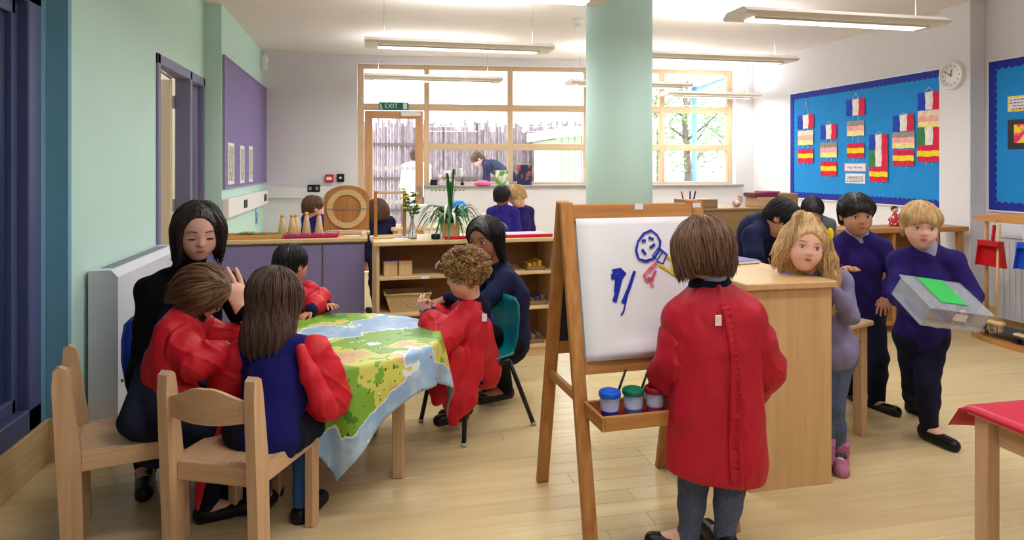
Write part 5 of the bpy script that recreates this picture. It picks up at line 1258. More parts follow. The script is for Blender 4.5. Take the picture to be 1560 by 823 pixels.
def face_parts(HH, M, parent, hairm, iris, gaze='open'):
    h = HH; ly = .408 if h < .215 else .398
    for q in (-1, 1):
        e = MB()
        if gaze == 'open':
            e.m(0).ball((q*.15*h, .362*h, .0), (.062*h, .035*h, .03*h), 12); e.m(1).ball((q*.15*h, .383*h, .0), (.03*h, .018*h, .03*h), 10); e.m(2).ball((q*.152*h, .381*h, .031*h), (.068*h, .022*h, .007*h), 10)
        else:
            e.m(2).ball((q*.15*h, .382*h, -.02*h), (.078*h, .026*h, .012*h), 10)
        o = e.build('eye', [M_EYEW, iris, M_LASH], parent); o.matrix_local = M
        b = MB().tube([(q*.07*h, .405*h, .115*h), (q*.15*h, .395*h, .14*h), (q*.24*h, .345*h, .115*h)], [.007*h, .010*h, .005*h], 6).build('eyebrow', hairm, parent); b.matrix_local = M
    l = MB().ball((0, ly*h, -.238*h), (.09*h, .024*h, .016*h), 12).ball((0, (ly-.004)*h, -.268*h), (.075*h, .026*h, .02*h), 12).build('lips', M_LIP, parent); l.matrix_local = M

def hair_sdf(HH, style, seed=0.0):
    h = HH; s = Sdf(.0055, .02); C = (0, -.05*h, .15*h)
    if style == 'curly':
        s.ell(C, (.41*h, .49*h, .42*h), k=.02); r = random.Random(4)
        for k in range(150):
            z = r.uniform(-.55, 1); a = r.uniform(0, 6.28); q = math.sqrt(1-z*z); p = Vector((q*math.cos(a)*.41, q*math.sin(a)*.49-.05, z*.42+.15))*h
            s.ell(p, (.075*h*r.uniform(.8, 1.3),)*3, k=.006)
        s.ell((0, .5*h, -.22*h), (.36*h, .3*h, .42*h), cut=True, k=.02); s.half((0, 0, -.3*h), (0, .35, -1), .03); s.noise = folds(.004, (120, 120, 120), 1.0); return s
    s.ell(C, (.405*h, .49*h, .425*h) if style != 'bobadult' else (.385*h, .465*h, .4*h), k=.02); s.noise = strands(.0022, 30, seed)
    if style == 'short':
        s.ell((0, -.22*h, -.1*h), (.34*h, .27*h, .3*h), k=.03)
        s.ell((0, .55*h, -.22*h), (.36*h, .4*h, .46*h), cut=True, k=.02); s.half((0, 0, -.16*h), (0, .55, -1), .02)
    elif style == 'fringe':
        s.ell((0, -.2*h, -.12*h), (.35*h, .28*h, .32*h), k=.03); s.ell((0, .2*h, .24*h), (.37*h, .27*h, .2*h), k=.03)
        s.ell((0, .55*h, -.28*h), (.36*h, .42*h, .44*h), cut=True, k=.015); s.half((0, 0, -.2*h), (0, .5, -1), .02)
    elif style == 'bob':
        s.ell((0, -.2*h, -.12*h), (.43*h, .33*h, .42*h), k=.05)
        for q in (-1, 1): s.ell((q*.33*h, .06*h, -.12*h), (.13*h, .27*h, .4*h), k=.04)
        s.ell((0, .58*h, -.2*h), (.29*h, .42*h, .5*h), cut=True, k=.02); s.half((0, 0, -.47*h), (0, .12, -1), .03)
    elif style == 'bobadult':
        s.ell((0, -.2*h, -.12*h), (.4*h, .3*h, .42*h), k=.05)
        for q in (-1, 1): s.ell((q*.345*h, .03, -.14*h), (.11*h, .22*h, .4*h), k=.04)
        s.ell((.04*h, .6*h, -.03*h), (.335*h, .48*h, .50*h), cut=True, k=.012); s.half((0, 0, -.5*h), (0, .0, -1), .03)
    elif style == 'long':
        s.cone((0, -.18*h, .1*h), (0, -.27*h, -.62*h), .4*h, .36*h, .05, flat=(0, 1, 0), ratio=.75); s.cone((0, -.27*h, -.6*h), (.04*h, -.26*h, -1.02*h), .34*h, .2*h, .06, flat=(0, 1, 0), ratio=.55)
        for q in (-1, 1): s.cone((q*.32*h, .02*h, .1*h), (q*.36*h, -.08*h, -.6*h), .14*h, .09*h, .04)
        s.ell((0, .58*h, -.2*h), (.3*h, .42*h, .5*h), cut=True, k=.02)
    elif style == 'longback':
        s.cone((0, -.24*h, .1*h), (.0, -.36*h, -.55*h), .36*h, .27*h, .05, flat=(0, 1, 0), ratio=.7)
        for q in (-1, 1): s.cone((q*.33*h, -.06*h, .15*h), (q*.32*h, -.16*h, -.5*h), .14*h, .1*h, .04)
        s.ell((0, .58*h, -.12*h), (.31*h, .45*h, .5*h), cut=True, k=.02)
    elif style == 'longface':
        s.cone((0, -.2*h, .0), (0, -.3*h, -.5*h), .4*h, .36*h, .05, flat=(0, 1, 0), ratio=.7)
        s.chain([((.33*h, .02*h, .15*h), .14*h), ((.44*h, .0, -.15*h), .14*h), ((.5*h, -.02*h, -.38*h), .08*h)], k=.03)
        s.chain([((-.33*h, .02*h, .15*h), .14*h), ((-.5*h, .02*h, -.2*h), .15*h), ((-.62*h, .05*h, -.6*h), .14*h), ((-.66*h, .12*h, -1.05*h), .10*h), ((-.6*h, .16*h, -1.35*h), .04*h)], k=.03)
        s.ell((0, .6*h, -.16*h), (.345*h, .44*h, .52*h), cut=True, k=.02); s.noise = strands(.004, 40, seed)
        s.ell((.1*h, .05*h, .58*h), (.2*h, .16*h, .15*h), k=.03)
    elif style == 'tied':     # swept back, fastened behind
        s.ell((0, -.3*h, -.08*h), (.3*h, .25*h, .32*h), k=.04); s.cone((0, -.42*h, .05*h), (0, -.5*h, -.55*h), .17*h, .1*h, .05)
        s.ell((0, .55*h, -.2*h), (.32*h, .4*h, .5*h), cut=True, k=.02); s.half((0, .2*h, -.35*h), (0, .6, -1), .03)
    elif style == 'swept':    # long hair pushed to the front over one side
        s.ell((0, -.25*h, -.1*h), (.36*h, .28*h, .4*h), k=.05)
        for q in (-1, 1): s.chain([((q*.3*h, -.05*h, .2*h), .17*h), ((q*.36*h, .02*h, -.2*h), .13*h), ((q*.34*h, .1*h, -.55*h), .06*h)], k=.04)
        s.ell((0, .58*h, -.2*h), (.28*h, .42*h, .5*h), cut=True, k=.02)
    return s

HS = {}
def strand_mat(hair):
    if hair in HS: return HS[hair]
    src = HM[hair].node_tree.nodes; cr = [n for n in src if n.type == 'VALTORGB'][0].color_ramp.elements
    m = bpy.data.materials.new('strand_'+hair); m.use_nodes = True; nt = m.node_tree; b = nt.nodes['Principled BSDF']; b.inputs['Roughness'].default_value = .38; b.inputs['Specular IOR Level'].default_value = .4
    hi = nt.nodes.new('ShaderNodeHairInfo'); r = nt.nodes.new('ShaderNodeValToRGB'); r.color_ramp.elements[0].color = cr[0].color; r.color_ramp.elements[1].color = cr[1].color
    nt.links.new(hi.outputs['Random'], r.inputs[0]); nt.links.new(r.outputs[0], b.inputs['Base Color']); HS[hair] = m; return m
def add_strands(hair_ob, parent, HH, style, hair, n, M, seed=1):
    from mathutils import kdtree
    me = hair_ob.data; nv = len(me.vertices)
    if nv < 50: return
    co = np.zeros(nv*3, np.float32); me.vertices.foreach_get('co', co); co = co.reshape(-1, 3); no = np.zeros(nv*3, np.float32); me.vertices.foreach_get('normal', no); no = no.reshape(-1, 3)
    kd = kdtree.KDTree(nv)
    for i in range(nv): kd.insert(co[i], i)
    kd.balance(); r = random.Random(seed); crown = Vector((.01, -.12, .6))*HH; pts = []; NP = 9; step = {'short': .085, 'fringe': .085, 'curly': .05}.get(style, .13)*HH
    for s_ in range(n):
        i = r.randrange(nv); p = Vector(co[i]); lift = r.uniform(.0004, .0022)*HH/.2; q = []; prev = None; L = r.uniform(.6, 1.15)*step
        ph = r.uniform(0, 6.28); amp = r.uniform(.0, .0016)*(2.5 if style == 'longface' else 1)
        if style == 'curly':
            nn = Vector(no[i]); t = nn.orthogonal().normalized(); t.rotate(Matrix.Rotation(r.uniform(0, 6.28), 3, nn)); b_ = nn.cross(t); rad = r.uniform(.008, .014)
            for k in range(NP): a = ph+k*1.05; q.append(p+t*(k*.003)+nn*(rad*.8+rad*math.sin(a))*.9+b_*rad*math.cos(a))
        else:
            for k in range(NP):
                _, i2, dd = kd.find(p); nn = Vector(no[i2])
                d = (p-crown).normalized()*.75+Vector((0, 0, -.75))
                if style in ('tied', 'swept'): d = Vector((0, -1.0, -.45)) if style == 'tied' else Vector((p.x*2, -.5-p.y*1.2, -.75))
                free = nn.z < -.35 and p.z < -.1*HH
                if free and prev is not None: d = prev; q.append(p+nn*lift*.3)
                else:
                    d = (d-nn*d.dot(nn)); d = d.normalized() if d.length > 1e-4 else Vector((0, 0, -1)); p = Vector(co[i2])*.6+p*.4
                    q.append(p+nn*(lift+.0008)+nn.cross(d)*amp*math.sin(ph+k*.9))
                if prev is not None: d = (d*.6+prev*.4).normalized()
                prev = d; p = p+d*L*(.14 if free else 1.0)
        fz = .34 if style == 'bobadult' else (.12 if style == 'fringe' else .26)
        if style != 'curly' and any(p_.y > .22*HH and p_.z < fz*HH and abs(p_.x) < .29*HH for p_ in q): continue
        pts.append(q)
    hc = bpy.data.hair_curves.new('hair_strands'); hc.add_curves([NP]*len(pts))
    hc.attributes['position'].data.foreach_set('vector', np.array([tuple(p) for q in pts for p in q], np.float32).ravel())
    ra = hc.attributes.get('radius') or hc.attributes.new('radius', 'FLOAT', 'POINT')
    base = (.0011 if HH < .215 else .0012)*(1.7 if style == 'curly' else 1)
    ra.data.foreach_set('value', np.array([base*(1.0 if k < NP-3 else (NP-k)/4) for q in pts for k in range(NP)], np.float32))
    hc.materials.append(strand_mat(hair)); o = link('hair_strands', hc, parent); o.matrix_local = M; o['kind'] = 'stuff'
def person(label, root, J, HH, skin, hair, hstyle, top=None, bottom=None, adult=False, smock=None, gaze='open', iris=None, shoes='shoe', grp=None, sleeves='long', seed=0.0, hem=None, skirt=None, handL=None, handR=None, build=1.0, polo=None, hres=None, nst=1500):
    """J: world joints. head, hf, hu, nb, ch, pv, sl, sr, el, er, wl, wr, hl, hr, kl, kr, al, ar, tl, tr (toes)"""
    root = Vector((root.x, root.y, 0)); e = empty('person', root, 0, label, 'person', grp)
    j = {k: (Vector(v)-root if k not in ('hf', 'hu', 'bf') else Vector(v)) for k, v in J.items()}
    s = HH/.2*build; bf = j['bf'].normalized(); S = SK[skin]
    ar = [.036, .029, .021] if not adult else [.044, .036, .026]; lg = [.06, .045, .03] if not adult else [.072, .052, .036]
    tw = (.096, .105) if not adult else (.125, .135)
    if adult: s = HH/.225*build
    ar = [x*s for x in ar]; lg = [x*s for x in lg]; tw = [x*s for x in tw]
    HMx = head_matrix(j['head'], j['hf'], j['hu'])
    hs = head_sdf(HH, HMx.inverted() @ j['nb'], adult); hs.M = HMx
    def torso(sd_, inf, k=.03, low=None, lowr=None):
        pv = low if low is not None else j['pv']
        sd_.cone(pv, j['ch'], (lowr if lowr else tw[0]+inf), tw[1]+inf, k, 0, bf, .74); sd_.cone(j['ch'], j['nb']*.75+j['ch']*.25, tw[1]*.95+inf, tw[1]*.5+inf*.7, k, 0, bf, .74)
        sd_.cone(j['nb'], j['sl'], .045*s+inf*.6, ar[0]*1.15+inf, k); sd_.cone(j['nb'], j['sr'], .045*s+inf*.6, ar[0]*1.15+inf, k)
    def arms(sd_, inf, k=.02, end=1.0, puff=0.0, to='wrist'):
        for a in 'lr':
            sh, el_, wr_ = j['s'+a], j['e'+a], j['w'+a]
            if to == 'wrist': sd_.chain([(sh, ar[0]+inf), (el_, ar[1]+inf+puff), (el_+(wr_-el_)*.55, ar[1]*.9+inf+puff), (el_+(wr_-el_)*end, ar[2]+inf)], k)
            else: sd_.cone(sh, sh+(el_-sh)*.75, ar[0]+inf, ar[0]+inf+.004, k)
    def legs(sd_, inf, k=.02, end=1.0):
        for a in 'lr': sd_.chain([(j['h'+a], lg[0]+inf), (j['k'+a], lg[1]+inf), (j['k'+a]+(j['a'+a]-j['k'+a])*.4, lg[1]*.92+inf), (j['k'+a]+(j['a'+a]-j['k'+a])*end, lg[2]+inf)], k)
    # body: one mesh
    bd = Sdf(.011, .03); torso(bd, 0); arms(bd, 0); legs(bd, 0); bd.cone(j['hl'], j['hr'], lg[0], lg[0], .03)
    for a in 'lr': bd.cone(j['a'+a], j['t'+a], lg[2]*.9, lg[2]*.7, .02)
    groups = [hs, bd]; HL = .125*s if not adult else .172*s
    for a, hd in (('l', handL), ('r', handR)):
        dr_ = (j['w'+a]-j['e'+a]).normalized(); hd = hd or dict()
        h_ = Sdf(.0034 if not adult else .0042, .004); hand_prims(h_, j['w'+a], hd.get('d', dr_), hd.get('n', Vector((0, 0, -1)) if abs(dr_.z) < .8 else -bf), HL, (1 if a == 'r' else -1)*hd.get('flip', 1), hd.get('curl', .45)); groups.append(h_)
    sdf_obj('body', groups, S, e)
    hsd = hair_sdf(HH, hstyle, seed)
    if hres: hsd.res = hres
    ho = sdf_obj('hair', hsd, HM[hair], e, HMx)
    if nst: add_strands(ho, e, HH, hstyle, hair, nst, HMx, int(seed*10)+1)
    face_parts(HH, HMx, e, HM[hair], iris or M_IRIS, gaze)
    # clothes
    if bottom:
        t = Sdf(.009, .02); inf = .004 if bottom == 'tights' else .010
        legs(t, inf, end=1.0 if bottom == 'tights' else .96); t.cone(j['hl'], j['hr'], lg[0]+inf+.004, lg[0]+inf+.004, .04); t.cone((j['hl']+j['hr'])/2, j['pv'], tw[0]*.98+inf*.6, tw[0]+inf*.5, .03, 0, bf, .78)
        if bottom == 'tights':
            for a in 'lr': t.cone(j['a'+a], j['a'+a]*.45+j['t'+a]*.55, lg[2]*.92+inf, lg[2]*.5, .02)
        else: t.noise = folds(.003, (38, 38, 22), seed)
        sdf_obj('tights' if bottom == 'tights' else 'trousers', t, CL[bottom], e)
    if skirt:
        t = Sdf(.009, .02); hm = (j['hl']+j['hr'])/2; t.cone(hm, (j['kl']+j['kr'])/2*.7+hm*.3, tw[0]+.005, tw[0]+.02, .03); t.cone(j['hl'], j['kl'], lg[0]+.03, lg[1]+.045, .04); t.cone(j['hr'], j['kr'], lg[0]+.03, lg[1]+.045, .04)
        for q in skirt[1]: t.cone(Vector(q[0])-root, Vector(q[1])-root, q[2], q[3], .04)
        t.noise = folds(.004, (40, 40, 14), seed+1); sdf_obj('skirt', t, CL[skirt[0]], e)
    if top:
        t = Sdf(.0085, .025); torso(t, .014); 
        if sleeves == 'long': arms(t, .013, end=.97, puff=.003)
        elif sleeves == 'short': arms(t, .016, to='short')
        hm = (j['hl']+j['hr'])/2; t.cone(j['pv'], hm+((hm-j['pv'])+Vector((0, 0, -.015)) if skirt else Vector((0, 0, .01))), tw[0]+.014, tw[0]+(.026 if skirt else .016), .02, 0, bf, .84)
        if not skirt: t.cone(j['hl']+Vector((0, 0, .025)), j['hr']+Vector((0, 0, .025)), lg[0]+.016, lg[0]+.016, .03)
        t.noise = folds(.0032, (34, 34, 24), seed+.7)
        sdf_obj('jumper', t, CL[top], e)
        up_ = (j['head']-j['nb']).normalized(); c_ = Sdf(.005, .01); c_.cone(j['nb']+up_*.0*s, j['nb']+up_*(.035 if polo != 'turtle' else .085)*s, .062*s, .055*s, .01); sdf_obj('collar', c_, CL[polo if polo and polo != 'turtle' else top], e)
    if smock:
        smock(e, j, s, tw, ar, bf, torso, arms, root)
    if shoes:
        for a in 'lr':
            q = Sdf(.006, .012); an, to = j['a'+a], j['t'+a]; d = (to-an); d.z = 0; d = d.normalized() if d.length > .01 else bf; fn = Vector((0, 0, 1)); L = .17*s if not adult else .24*s
            hz = an.z*0+max(.0, min(an.z, to.z)-.035*s)
            heel = Vector((an.x, an.y, an.z-.035*s))-d*.02*s; toe = Vector((an.x, an.y, 0))+d*(L*.72); toe.z = max(.022*s, to.z)
            if shoes == 'boot':
                q.cone(heel+Vector((0, 0, -.0)), toe, .04*s, .036*s, .015); q.cone(heel, an+Vector((0, 0, .07*s)), .042*s, .05*s, .015); q.half(Vector((an.x, an.y, min(heel.z, toe.z)-.03*s)), (0, 0, -1), .004); q.half(an+Vector((0, 0, .085*s)), (0, 0, 1), .006)
                q.noise = folds(.002, (70, 70, 70), 2); o = sdf_obj('boot', q, M_BOOT, e)
                bw_ = MB(); c = toe*.35+heel*.65+Vector((0, 0, .045*s))
                for sg in (-1, 1): bw_.ball(c+d.cross(fn)*sg*.016, (.016, .012, .010), 8)
                bw_.build('bow', mat('bow_dark', (70, 40, 80), .8, var=.05), o)
            else:
                q.cone(heel, toe, .034*s, .03*s, .015); q.ell(heel+Vector((0, 0, .012*s)), (.036*s,)*3, k=.01); q.half(Vector((an.x, an.y, min(heel.z, toe.z)-.024*s)), (0, 0, -1), .003)
                sdf_obj('shoe', q, M_SHOE, e)
    return e, j, root

def auto(base, face, H, adult=False, seat=None, lean=0.0, hz=None):
    """default upright joints for a person of height H at base, facing 'face'; seat = pelvis height for sitters"""
    f = Vector((face.x, face.y, 0)).normalized(); r = f.cross(UP); g = H/1.15 if not adult else H/1.65
    z = dict(head=1.05, nb=.925, sh=.885, ch=.79, pv=.57, kn=.3, an=.06) if not adult else dict(head=1.535, nb=1.405, sh=1.365, ch=1.2, pv=.93, kn=.48, an=.075)
    wsh, whp, ua, fa = (.118, .06, .19, .165) if not adult else (.165, .085, .28, .24)
    b = Vector((base.x, base.y, 0)); dz = 0 if seat is None else seat-z['pv']*g
    def P(x, y, q): 
        q = q*g+dz if q >= z['pv'] else q*g
        t = max(0, q-(z['pv']*g+dz)); return b+r*x*g+f*(y*g+lean*t)+UP*q
    J = dict(head=P(0, .01, z['head']), nb=P(0, -.01, z['nb']), ch=P(0, 0, z['ch']), pv=P(0, 0, z['pv']), hf=f, hu=UP+f*lean*.3, bf=f)
    for a, q in (('l', -1), ('r', 1)):
        J['s'+a] = P(q*wsh, 0, z['sh']); J['e'+a] = J['s'+a]+(r*q*.03-UP*ua*.98)*g; J['w'+a] = J['e'+a]+(f*.3-UP*.92+r*q*.0)*fa*g
        hp = b+r*q*whp*g+UP*(z['pv']*g+dz-.02*g); J['h'+a] = hp
        if seat is None: J['k'+a] = b+r*q*whp*1.05*g+f*.012*g+UP*z['kn']*g; J['a'+a] = b+r*q*whp*1.1*g-f*.02*g+UP*z['an']*g
        else:
            th = (z['pv']-z['kn'])*g*.98; J['k'+a] = hp+f*th+r*q*.02*g-UP*.02; sh_ = z['kn']*g-z['an']*g
            k = J['k'+a]; az = max(z['an']*g, k.z-sh_); dy = math.sqrt(max(0, sh_**2-(k.z-az)**2)); J['a'+a] = Vector((k.x, k.y, az))+f*dy*.5
        J['t'+a] = J['a'+a]+f*(.1 if not adult else .15)*g-UP*(z['an']*g*.6)
    return J

def loft(name, rings, m, parent, closed=True, thick=.003):
    n = len(rings[0]); V = [tuple(p) for r in rings for p in r]
    Fs = [(i*n+k, i*n+(k+1) % n, (i+1)*n+(k+1) % n, (i+1)*n+k) for i in range(len(rings)-1) for k in range(n if closed else n-1)]
    mb = MB(); mb.smooth = True; mb.add(V, Fs); o = mb.build(name, m, parent); md = o.modifiers.new('t', 'SOLIDIFY'); md.thickness = thick; md.offset = 0
    sb = o.modifiers.new('s', 'SUBSURF'); sb.levels = 1; sb.render_levels = 1; return o
def puff_sleeves(j, ar, inf=.022, puff=.012, amp=.009, seed=0.0, which='lr', end=.93):
    t = Sdf(.0062, .02)
    for a in which:
        sh, el_, wr_ = j['s'+a], j['e'+a], j['w'+a]
        t.chain([(sh, ar[0]+inf), (sh*.5+el_*.5, ar[0]+inf+puff*.6), (el_, ar[1]+inf+puff), (el_+(wr_-el_)*.6, ar[1]+inf+puff*.8), (el_+(wr_-el_)*end, ar[2]+inf*.6)], .025)
    t.noise = creases(amp, 26, seed, .9); return t
def cuffs(e, j, ar, m, which='lr', at=.95):
    for a in which:
        el_, wr_ = j['e'+a], j['w'+a]; d = (wr_-el_); c = Sdf(.005, .006); c.cone(el_+d*(at-.06), el_+d*(at+.06), ar[2]+.013, ar[2]+.010, .004); sdf_obj('cuff', c, m, e)

# ---------------------------------------------------------------- 1 painting at the easel
def smock_easel(e, j, s, tw, ar, bf, torso, arms, root):
    r = bf.cross(UP)
    t = Sdf(.0062, .03); torso(t, .026, .04); low = j['pv']+Vector((0, 0, -.17))+r*.004; 
    t.cone(j['ch']*.6+j['nb']*.4, low, tw[1]+.03, tw[0]+.085, .05, 0, bf, .72)
    for a in 'lr': t.cone(j['s'+a], j['s'+a]*.35+low*.65, ar[0]+.03, .08, .05)
    t.half(low+Vector((0, 0, -.045))-r*.04, (-r*.13+Vector((0, 0, -1))), .006); t.cutcone(low+Vector((0, 0, .0)), low+Vector((0, 0, -.3)), tw[0]+.02, tw[0]+.06, bf, .6)
    def fold(P):
        x = P[..., 0]*r.x+P[..., 1]*r.y; z = P[..., 2]; back = np.clip(-(P[..., 0]*bf.x+P[..., 1]*bf.y)*10, 0, 1); zz = np.clip((.92-z)*3, 0, 1)
        xs = x-.012-.012*np.sin(z*6)-.02*zz; seam = (-.010*np.exp(-(xs/.007)**2)-.007*np.exp(-((xs-.03-.006*np.sin(z*60))/.008)**2)*np.clip(zz*2-.3, 0, 1))*back
        dx = np.abs(x)+.02; pull = (1-np.abs(np.sin(np.arctan2(.93-z, dx)*9+.6*np.sin(x*20))))**5*np.clip(1-dx*5, 0, 1)
        return seam-.004*pull*back+.004*zz*np.sin(x*30+1.5*np.sin(z*5))+creases(.006, 11, 1.5, .35, .3)(P)
    t.noise = fold; so = sdf_obj('smock', t, CL['crimson'], e)
    nv = len(so.data.vertices); co = np.zeros(nv*3, np.float32); so.data.vertices.foreach_get('co', co); co = co.reshape(-1, 3)
    X = co @ V3(r); D = co @ V3(bf); ctr = float(j['nb'].dot(r)); zt_, zb_ = j['nb'].z-.015, low.z-.02; V = []; N = 90
    for i in range(N+1):
        q = i/N; z = zt_+(zb_-zt_)*q; x0 = ctr+.004+.012*math.sin(q*5)+.022*q
        for k_, dx in enumerate((-.012, .0, .016)):
            m = (np.abs(X-x0-dx) < .012) & (np.abs(co[:, 2]-z) < .012)
            d_ = float(D[m].min()) if m.any() else (V[-3].dot(bf) if len(V) > 3 else 0)
            V.append(r*(x0+dx*(1+.35*math.sin(i*1.9)*(k_ == 2)))+bf*(d_-.003-(.006*abs(math.sin(i*1.25)) if k_ == 2 and q > .2 else .0))+UP*z)
    mb = MB(); mb.smooth = True; mb.add(V, [(3*i+k_, 3*i+k_+1, 3*i+k_+4, 3*i+k_+3) for i in range(N) for k_ in (0, 1)]); po = mb.build('placket', CL['crimson'], e); md = po.modifiers.new('t', 'SOLIDIFY'); md.thickness = .003
    sdf_obj('smock_sleeve', puff_sleeves(j, ar, .028, .014, .008, .4, 'l'), CL['crimson'], e); sdf_obj('smock_sleeve', puff_sleeves(j, ar, .034, .02, .008, .9, 'r'), CL['crimson'], e)
    up_ = (j['head']-j['nb']).normalized(); c = Sdf(.005, .006); c.cone(j['nb']+UP*.0, j['nb']+UP*.028, .092, .078, .006, 0, bf, .88); c.cutcone(j['nb']+UP*.04, j['nb']+UP*.07, .05, .06); sdf_obj('smock_collar', c, CL['collar'], e)
    c = Sdf(.005, .006); c.cone(j['nb']+UP*.03, j['nb']+UP*.056, .064, .058, .006); sdf_obj('shirt_collar', c, CL['shirt'], e)
    p = j['nb']-bf*.118-UP*.055-r*.022; MB().box((-.011, -.002, -.016), (.011, .002, .02), .001, frameM(p, r, UP) @ Matrix.Rotation(math.pi/2, 4, 'X')).build('name_tag', M_PAPER, e)
b1 = C3(.695, 2.40, 0); f1 = cv(-.12, .99, 0); J = auto(b1, f1, 1.16)
J.update(head=pix(1069, 380, 2.42), hf=cv(-.5, .82, -.28), hu=cv(.02, .15, 1), nb=pix(1082, 452, 2.40), ch=pix(1088, 528, 2.39), pv=pix(1090, 625, 2.38))
J.update(sl=pix(1042, 488, 2.42), sr=pix(1132, 486, 2.39), el=pix(1032, 552, 2.40), wl=pix(1010, 588, 2.50), er=pix(1158, 560, 2.44), wr=pix(1128, 600, 2.60), hl=pix(1062, 640, 2.4), hr=pix(1112, 640, 2.4), kl=pix(1056, 738, 2.42), kr=pix(1112, 742, 2.38), al=pix(1050, 815, 2.40), ar=pix(1104, 812, 2.37))
J['tl'] = J['al']+cv(-.13, .02, -.03); J['tr'] = J['ar']+cv(-.02, .1, -.045)
person('person in crimson smock and grey tights standing at the easel, seen from behind', b1, J, .205, 'fair', 'brown', 'bob', bottom='tights', smock=smock_easel, seed=.3, nst=5000, handL=dict(d=cv(-.5, .2, -.3), n=cv(.3, .3, -.3), curl=.9))
bq = empty('paint_brush', J['wl']+cv(-.02, .01, .03), 0, 'dark paint brush held by the person at the easel', 'brush')
dq = cv(.05, -.02, 1).normalized(); MB().tube([-dq*.06, dq*.06], .005, 8).build('handle', M_DARK, bq); MB().tube([-dq*.1, -dq*.055], [.003, .006], 8).build('bristle_tip', mat('brush_tip2', (230, 214, 206), .8, var=.1), bq)
# ---------------------------------------------------------------- 2 seated in black jumper
b2 = C3(-1.52, 3.08, 0); f2_ = cv(.8, -.25, 0); J = auto(b2, f2_, 1.62, True, .46)
J.update(head=pix(302, 351, 3.04), hf=cv(.5, -.8, -.3), hu=cv(.12, -.18, 1), nb=pix(284, 420, 3.1), ch=pix(275, 485, 3.08), pv=pix(255, 568, 3.08), bf=cv(.45, -.85, -.1), sl=pix(350, 438, 3.16), sr=pix(232, 444, 3.02), er=pix(222, 540, 2.98), wr=pix(262, 590, 2.75), el=pix(381, 500, 3.02), wl=pix(371, 476, 2.80))
J.update(hl=pix(290, 585, 3.1), hr=pix(250, 585, 3.0), kl=pix(345, 592, 2.80), kr=pix(262, 606, 2.72), al=pix(325, 725, 2.85), ar=pix(222, 708, 2.93)); J['tl'] = J['al']+cv(.1, -.1, -.03); J['tr'] = J['ar']+cv(.06, -.12, -.035)
person('person in black turtleneck jumper seated on the blue chair, looking down', b2, J, .236, 'fair', 'dark', 'bobadult', top='black', bottom='black', adult=True, gaze='down', seed=2.0, polo='turtle', build=1.12, nst=3500, handL=dict(d=cv(-.3, -.1, .9), n=cv(-.75, .5, 0), curl=.25))
# ---------------------------------------------------------------- smocks for the sitters
def smock_sit(col, drop, extra=(), seedv=0.0, which='lr', fr=.06, tail=None):
    def fn(e, j, s, tw, ar, bf, torso, arms, root):
        t = Sdf(.0065, .03); torso(t, .022, .04, low=j['pv']+Vector((0, 0, -drop)), lowr=tw[0]+fr)
        for q in extra: t.cone(Vector(q[0])-root, Vector(q[1])-root, q[2], q[3], .04, 0, *( (q[4], q[5]) if len(q) > 4 else (None, 1.0)))
        t.noise = creases(.007, 16, seedv, .6); sdf_obj('smock', t, CL[col], e)
        for a in which: sdf_obj('smock_sleeve', puff_sleeves(j, ar, .019, .007, .012, seedv+.4, a, .9), CL[col], e)
        cuffs(e, j, ar, CL['collar'], which, .93)
        up_ = (j['head']-j['nb']).normalized(); c = Sdf(.005, .006); c.cone(j['nb']-up_*.012, j['nb']+up_*.022, .083*s, .07*s, .006); sdf_obj('smock_collar', c, CL['collar'], e)
        c = Sdf(.005, .006); c.cone(j['nb']+up_*.02, j['nb']+up_*.042, .06*s, .056*s, .006); sdf_obj('shirt_collar', c, CL['shirt'], e)
    return fn
# 3 leaning person on the side-on chair
b3 = C3(-1.40, 2.60, 0); f3 = cv(.88, .42, 0); J = auto(b3, f3, 1.12, False, .43)
J.update(head=pix(309, 447, 2.66), hf=cv(.6, .35, -.6), hu=cv(.42, -.42, .75), nb=pix(281, 484, 2.64), ch=pix(266, 545, 2.60), pv=pix(240, 628, 2.58), bf=cv(.75, .15, -.5), sl=pix(303, 498, 2.74), sr=pix(262, 506, 2.54), er=pix(298, 556, 2.48), wr=pix(348, 532, 2.56), el=pix(335, 522, 2.80), wl=pix(368, 508, 2.80))
J.update(hl=pix(252, 640, 2.66), hr=pix(238, 646, 2.52), kl=pix(325, 636, 2.72), kr=pix(316, 646, 2.56), al=pix(330, 752, 2.75), ar=pix(318, 770, 2.6)); J['tl'] = J['al']+cv(.1, .04, -.03); J['tr'] = J['ar']+cv(.1, .04, -.03)
person('person in red smock and navy skirt leaning forward on the side-on chair', b3, J, .2, 'fair', 'mouse', 'swept', top='navy', bottom='trouser', skirt=('skirt', [(pix(225, 570, 2.56), pix(206, 640, 2.46), .05, .06), (pix(240, 610, 2.5), pix(262, 645, 2.43), .06, .05)]), smock=smock_sit('red', -.06, [(pix(258, 530, 2.52), pix(262, 610, 2.47), .05, .03), (pix(282, 600, 2.52), pix(300, 628, 2.50), .05, .04), (pix(228, 580, 2.72), pix(200, 632, 2.72), .04, .012)], 1.1, fr=.01), seed=1.2, build=1.0)
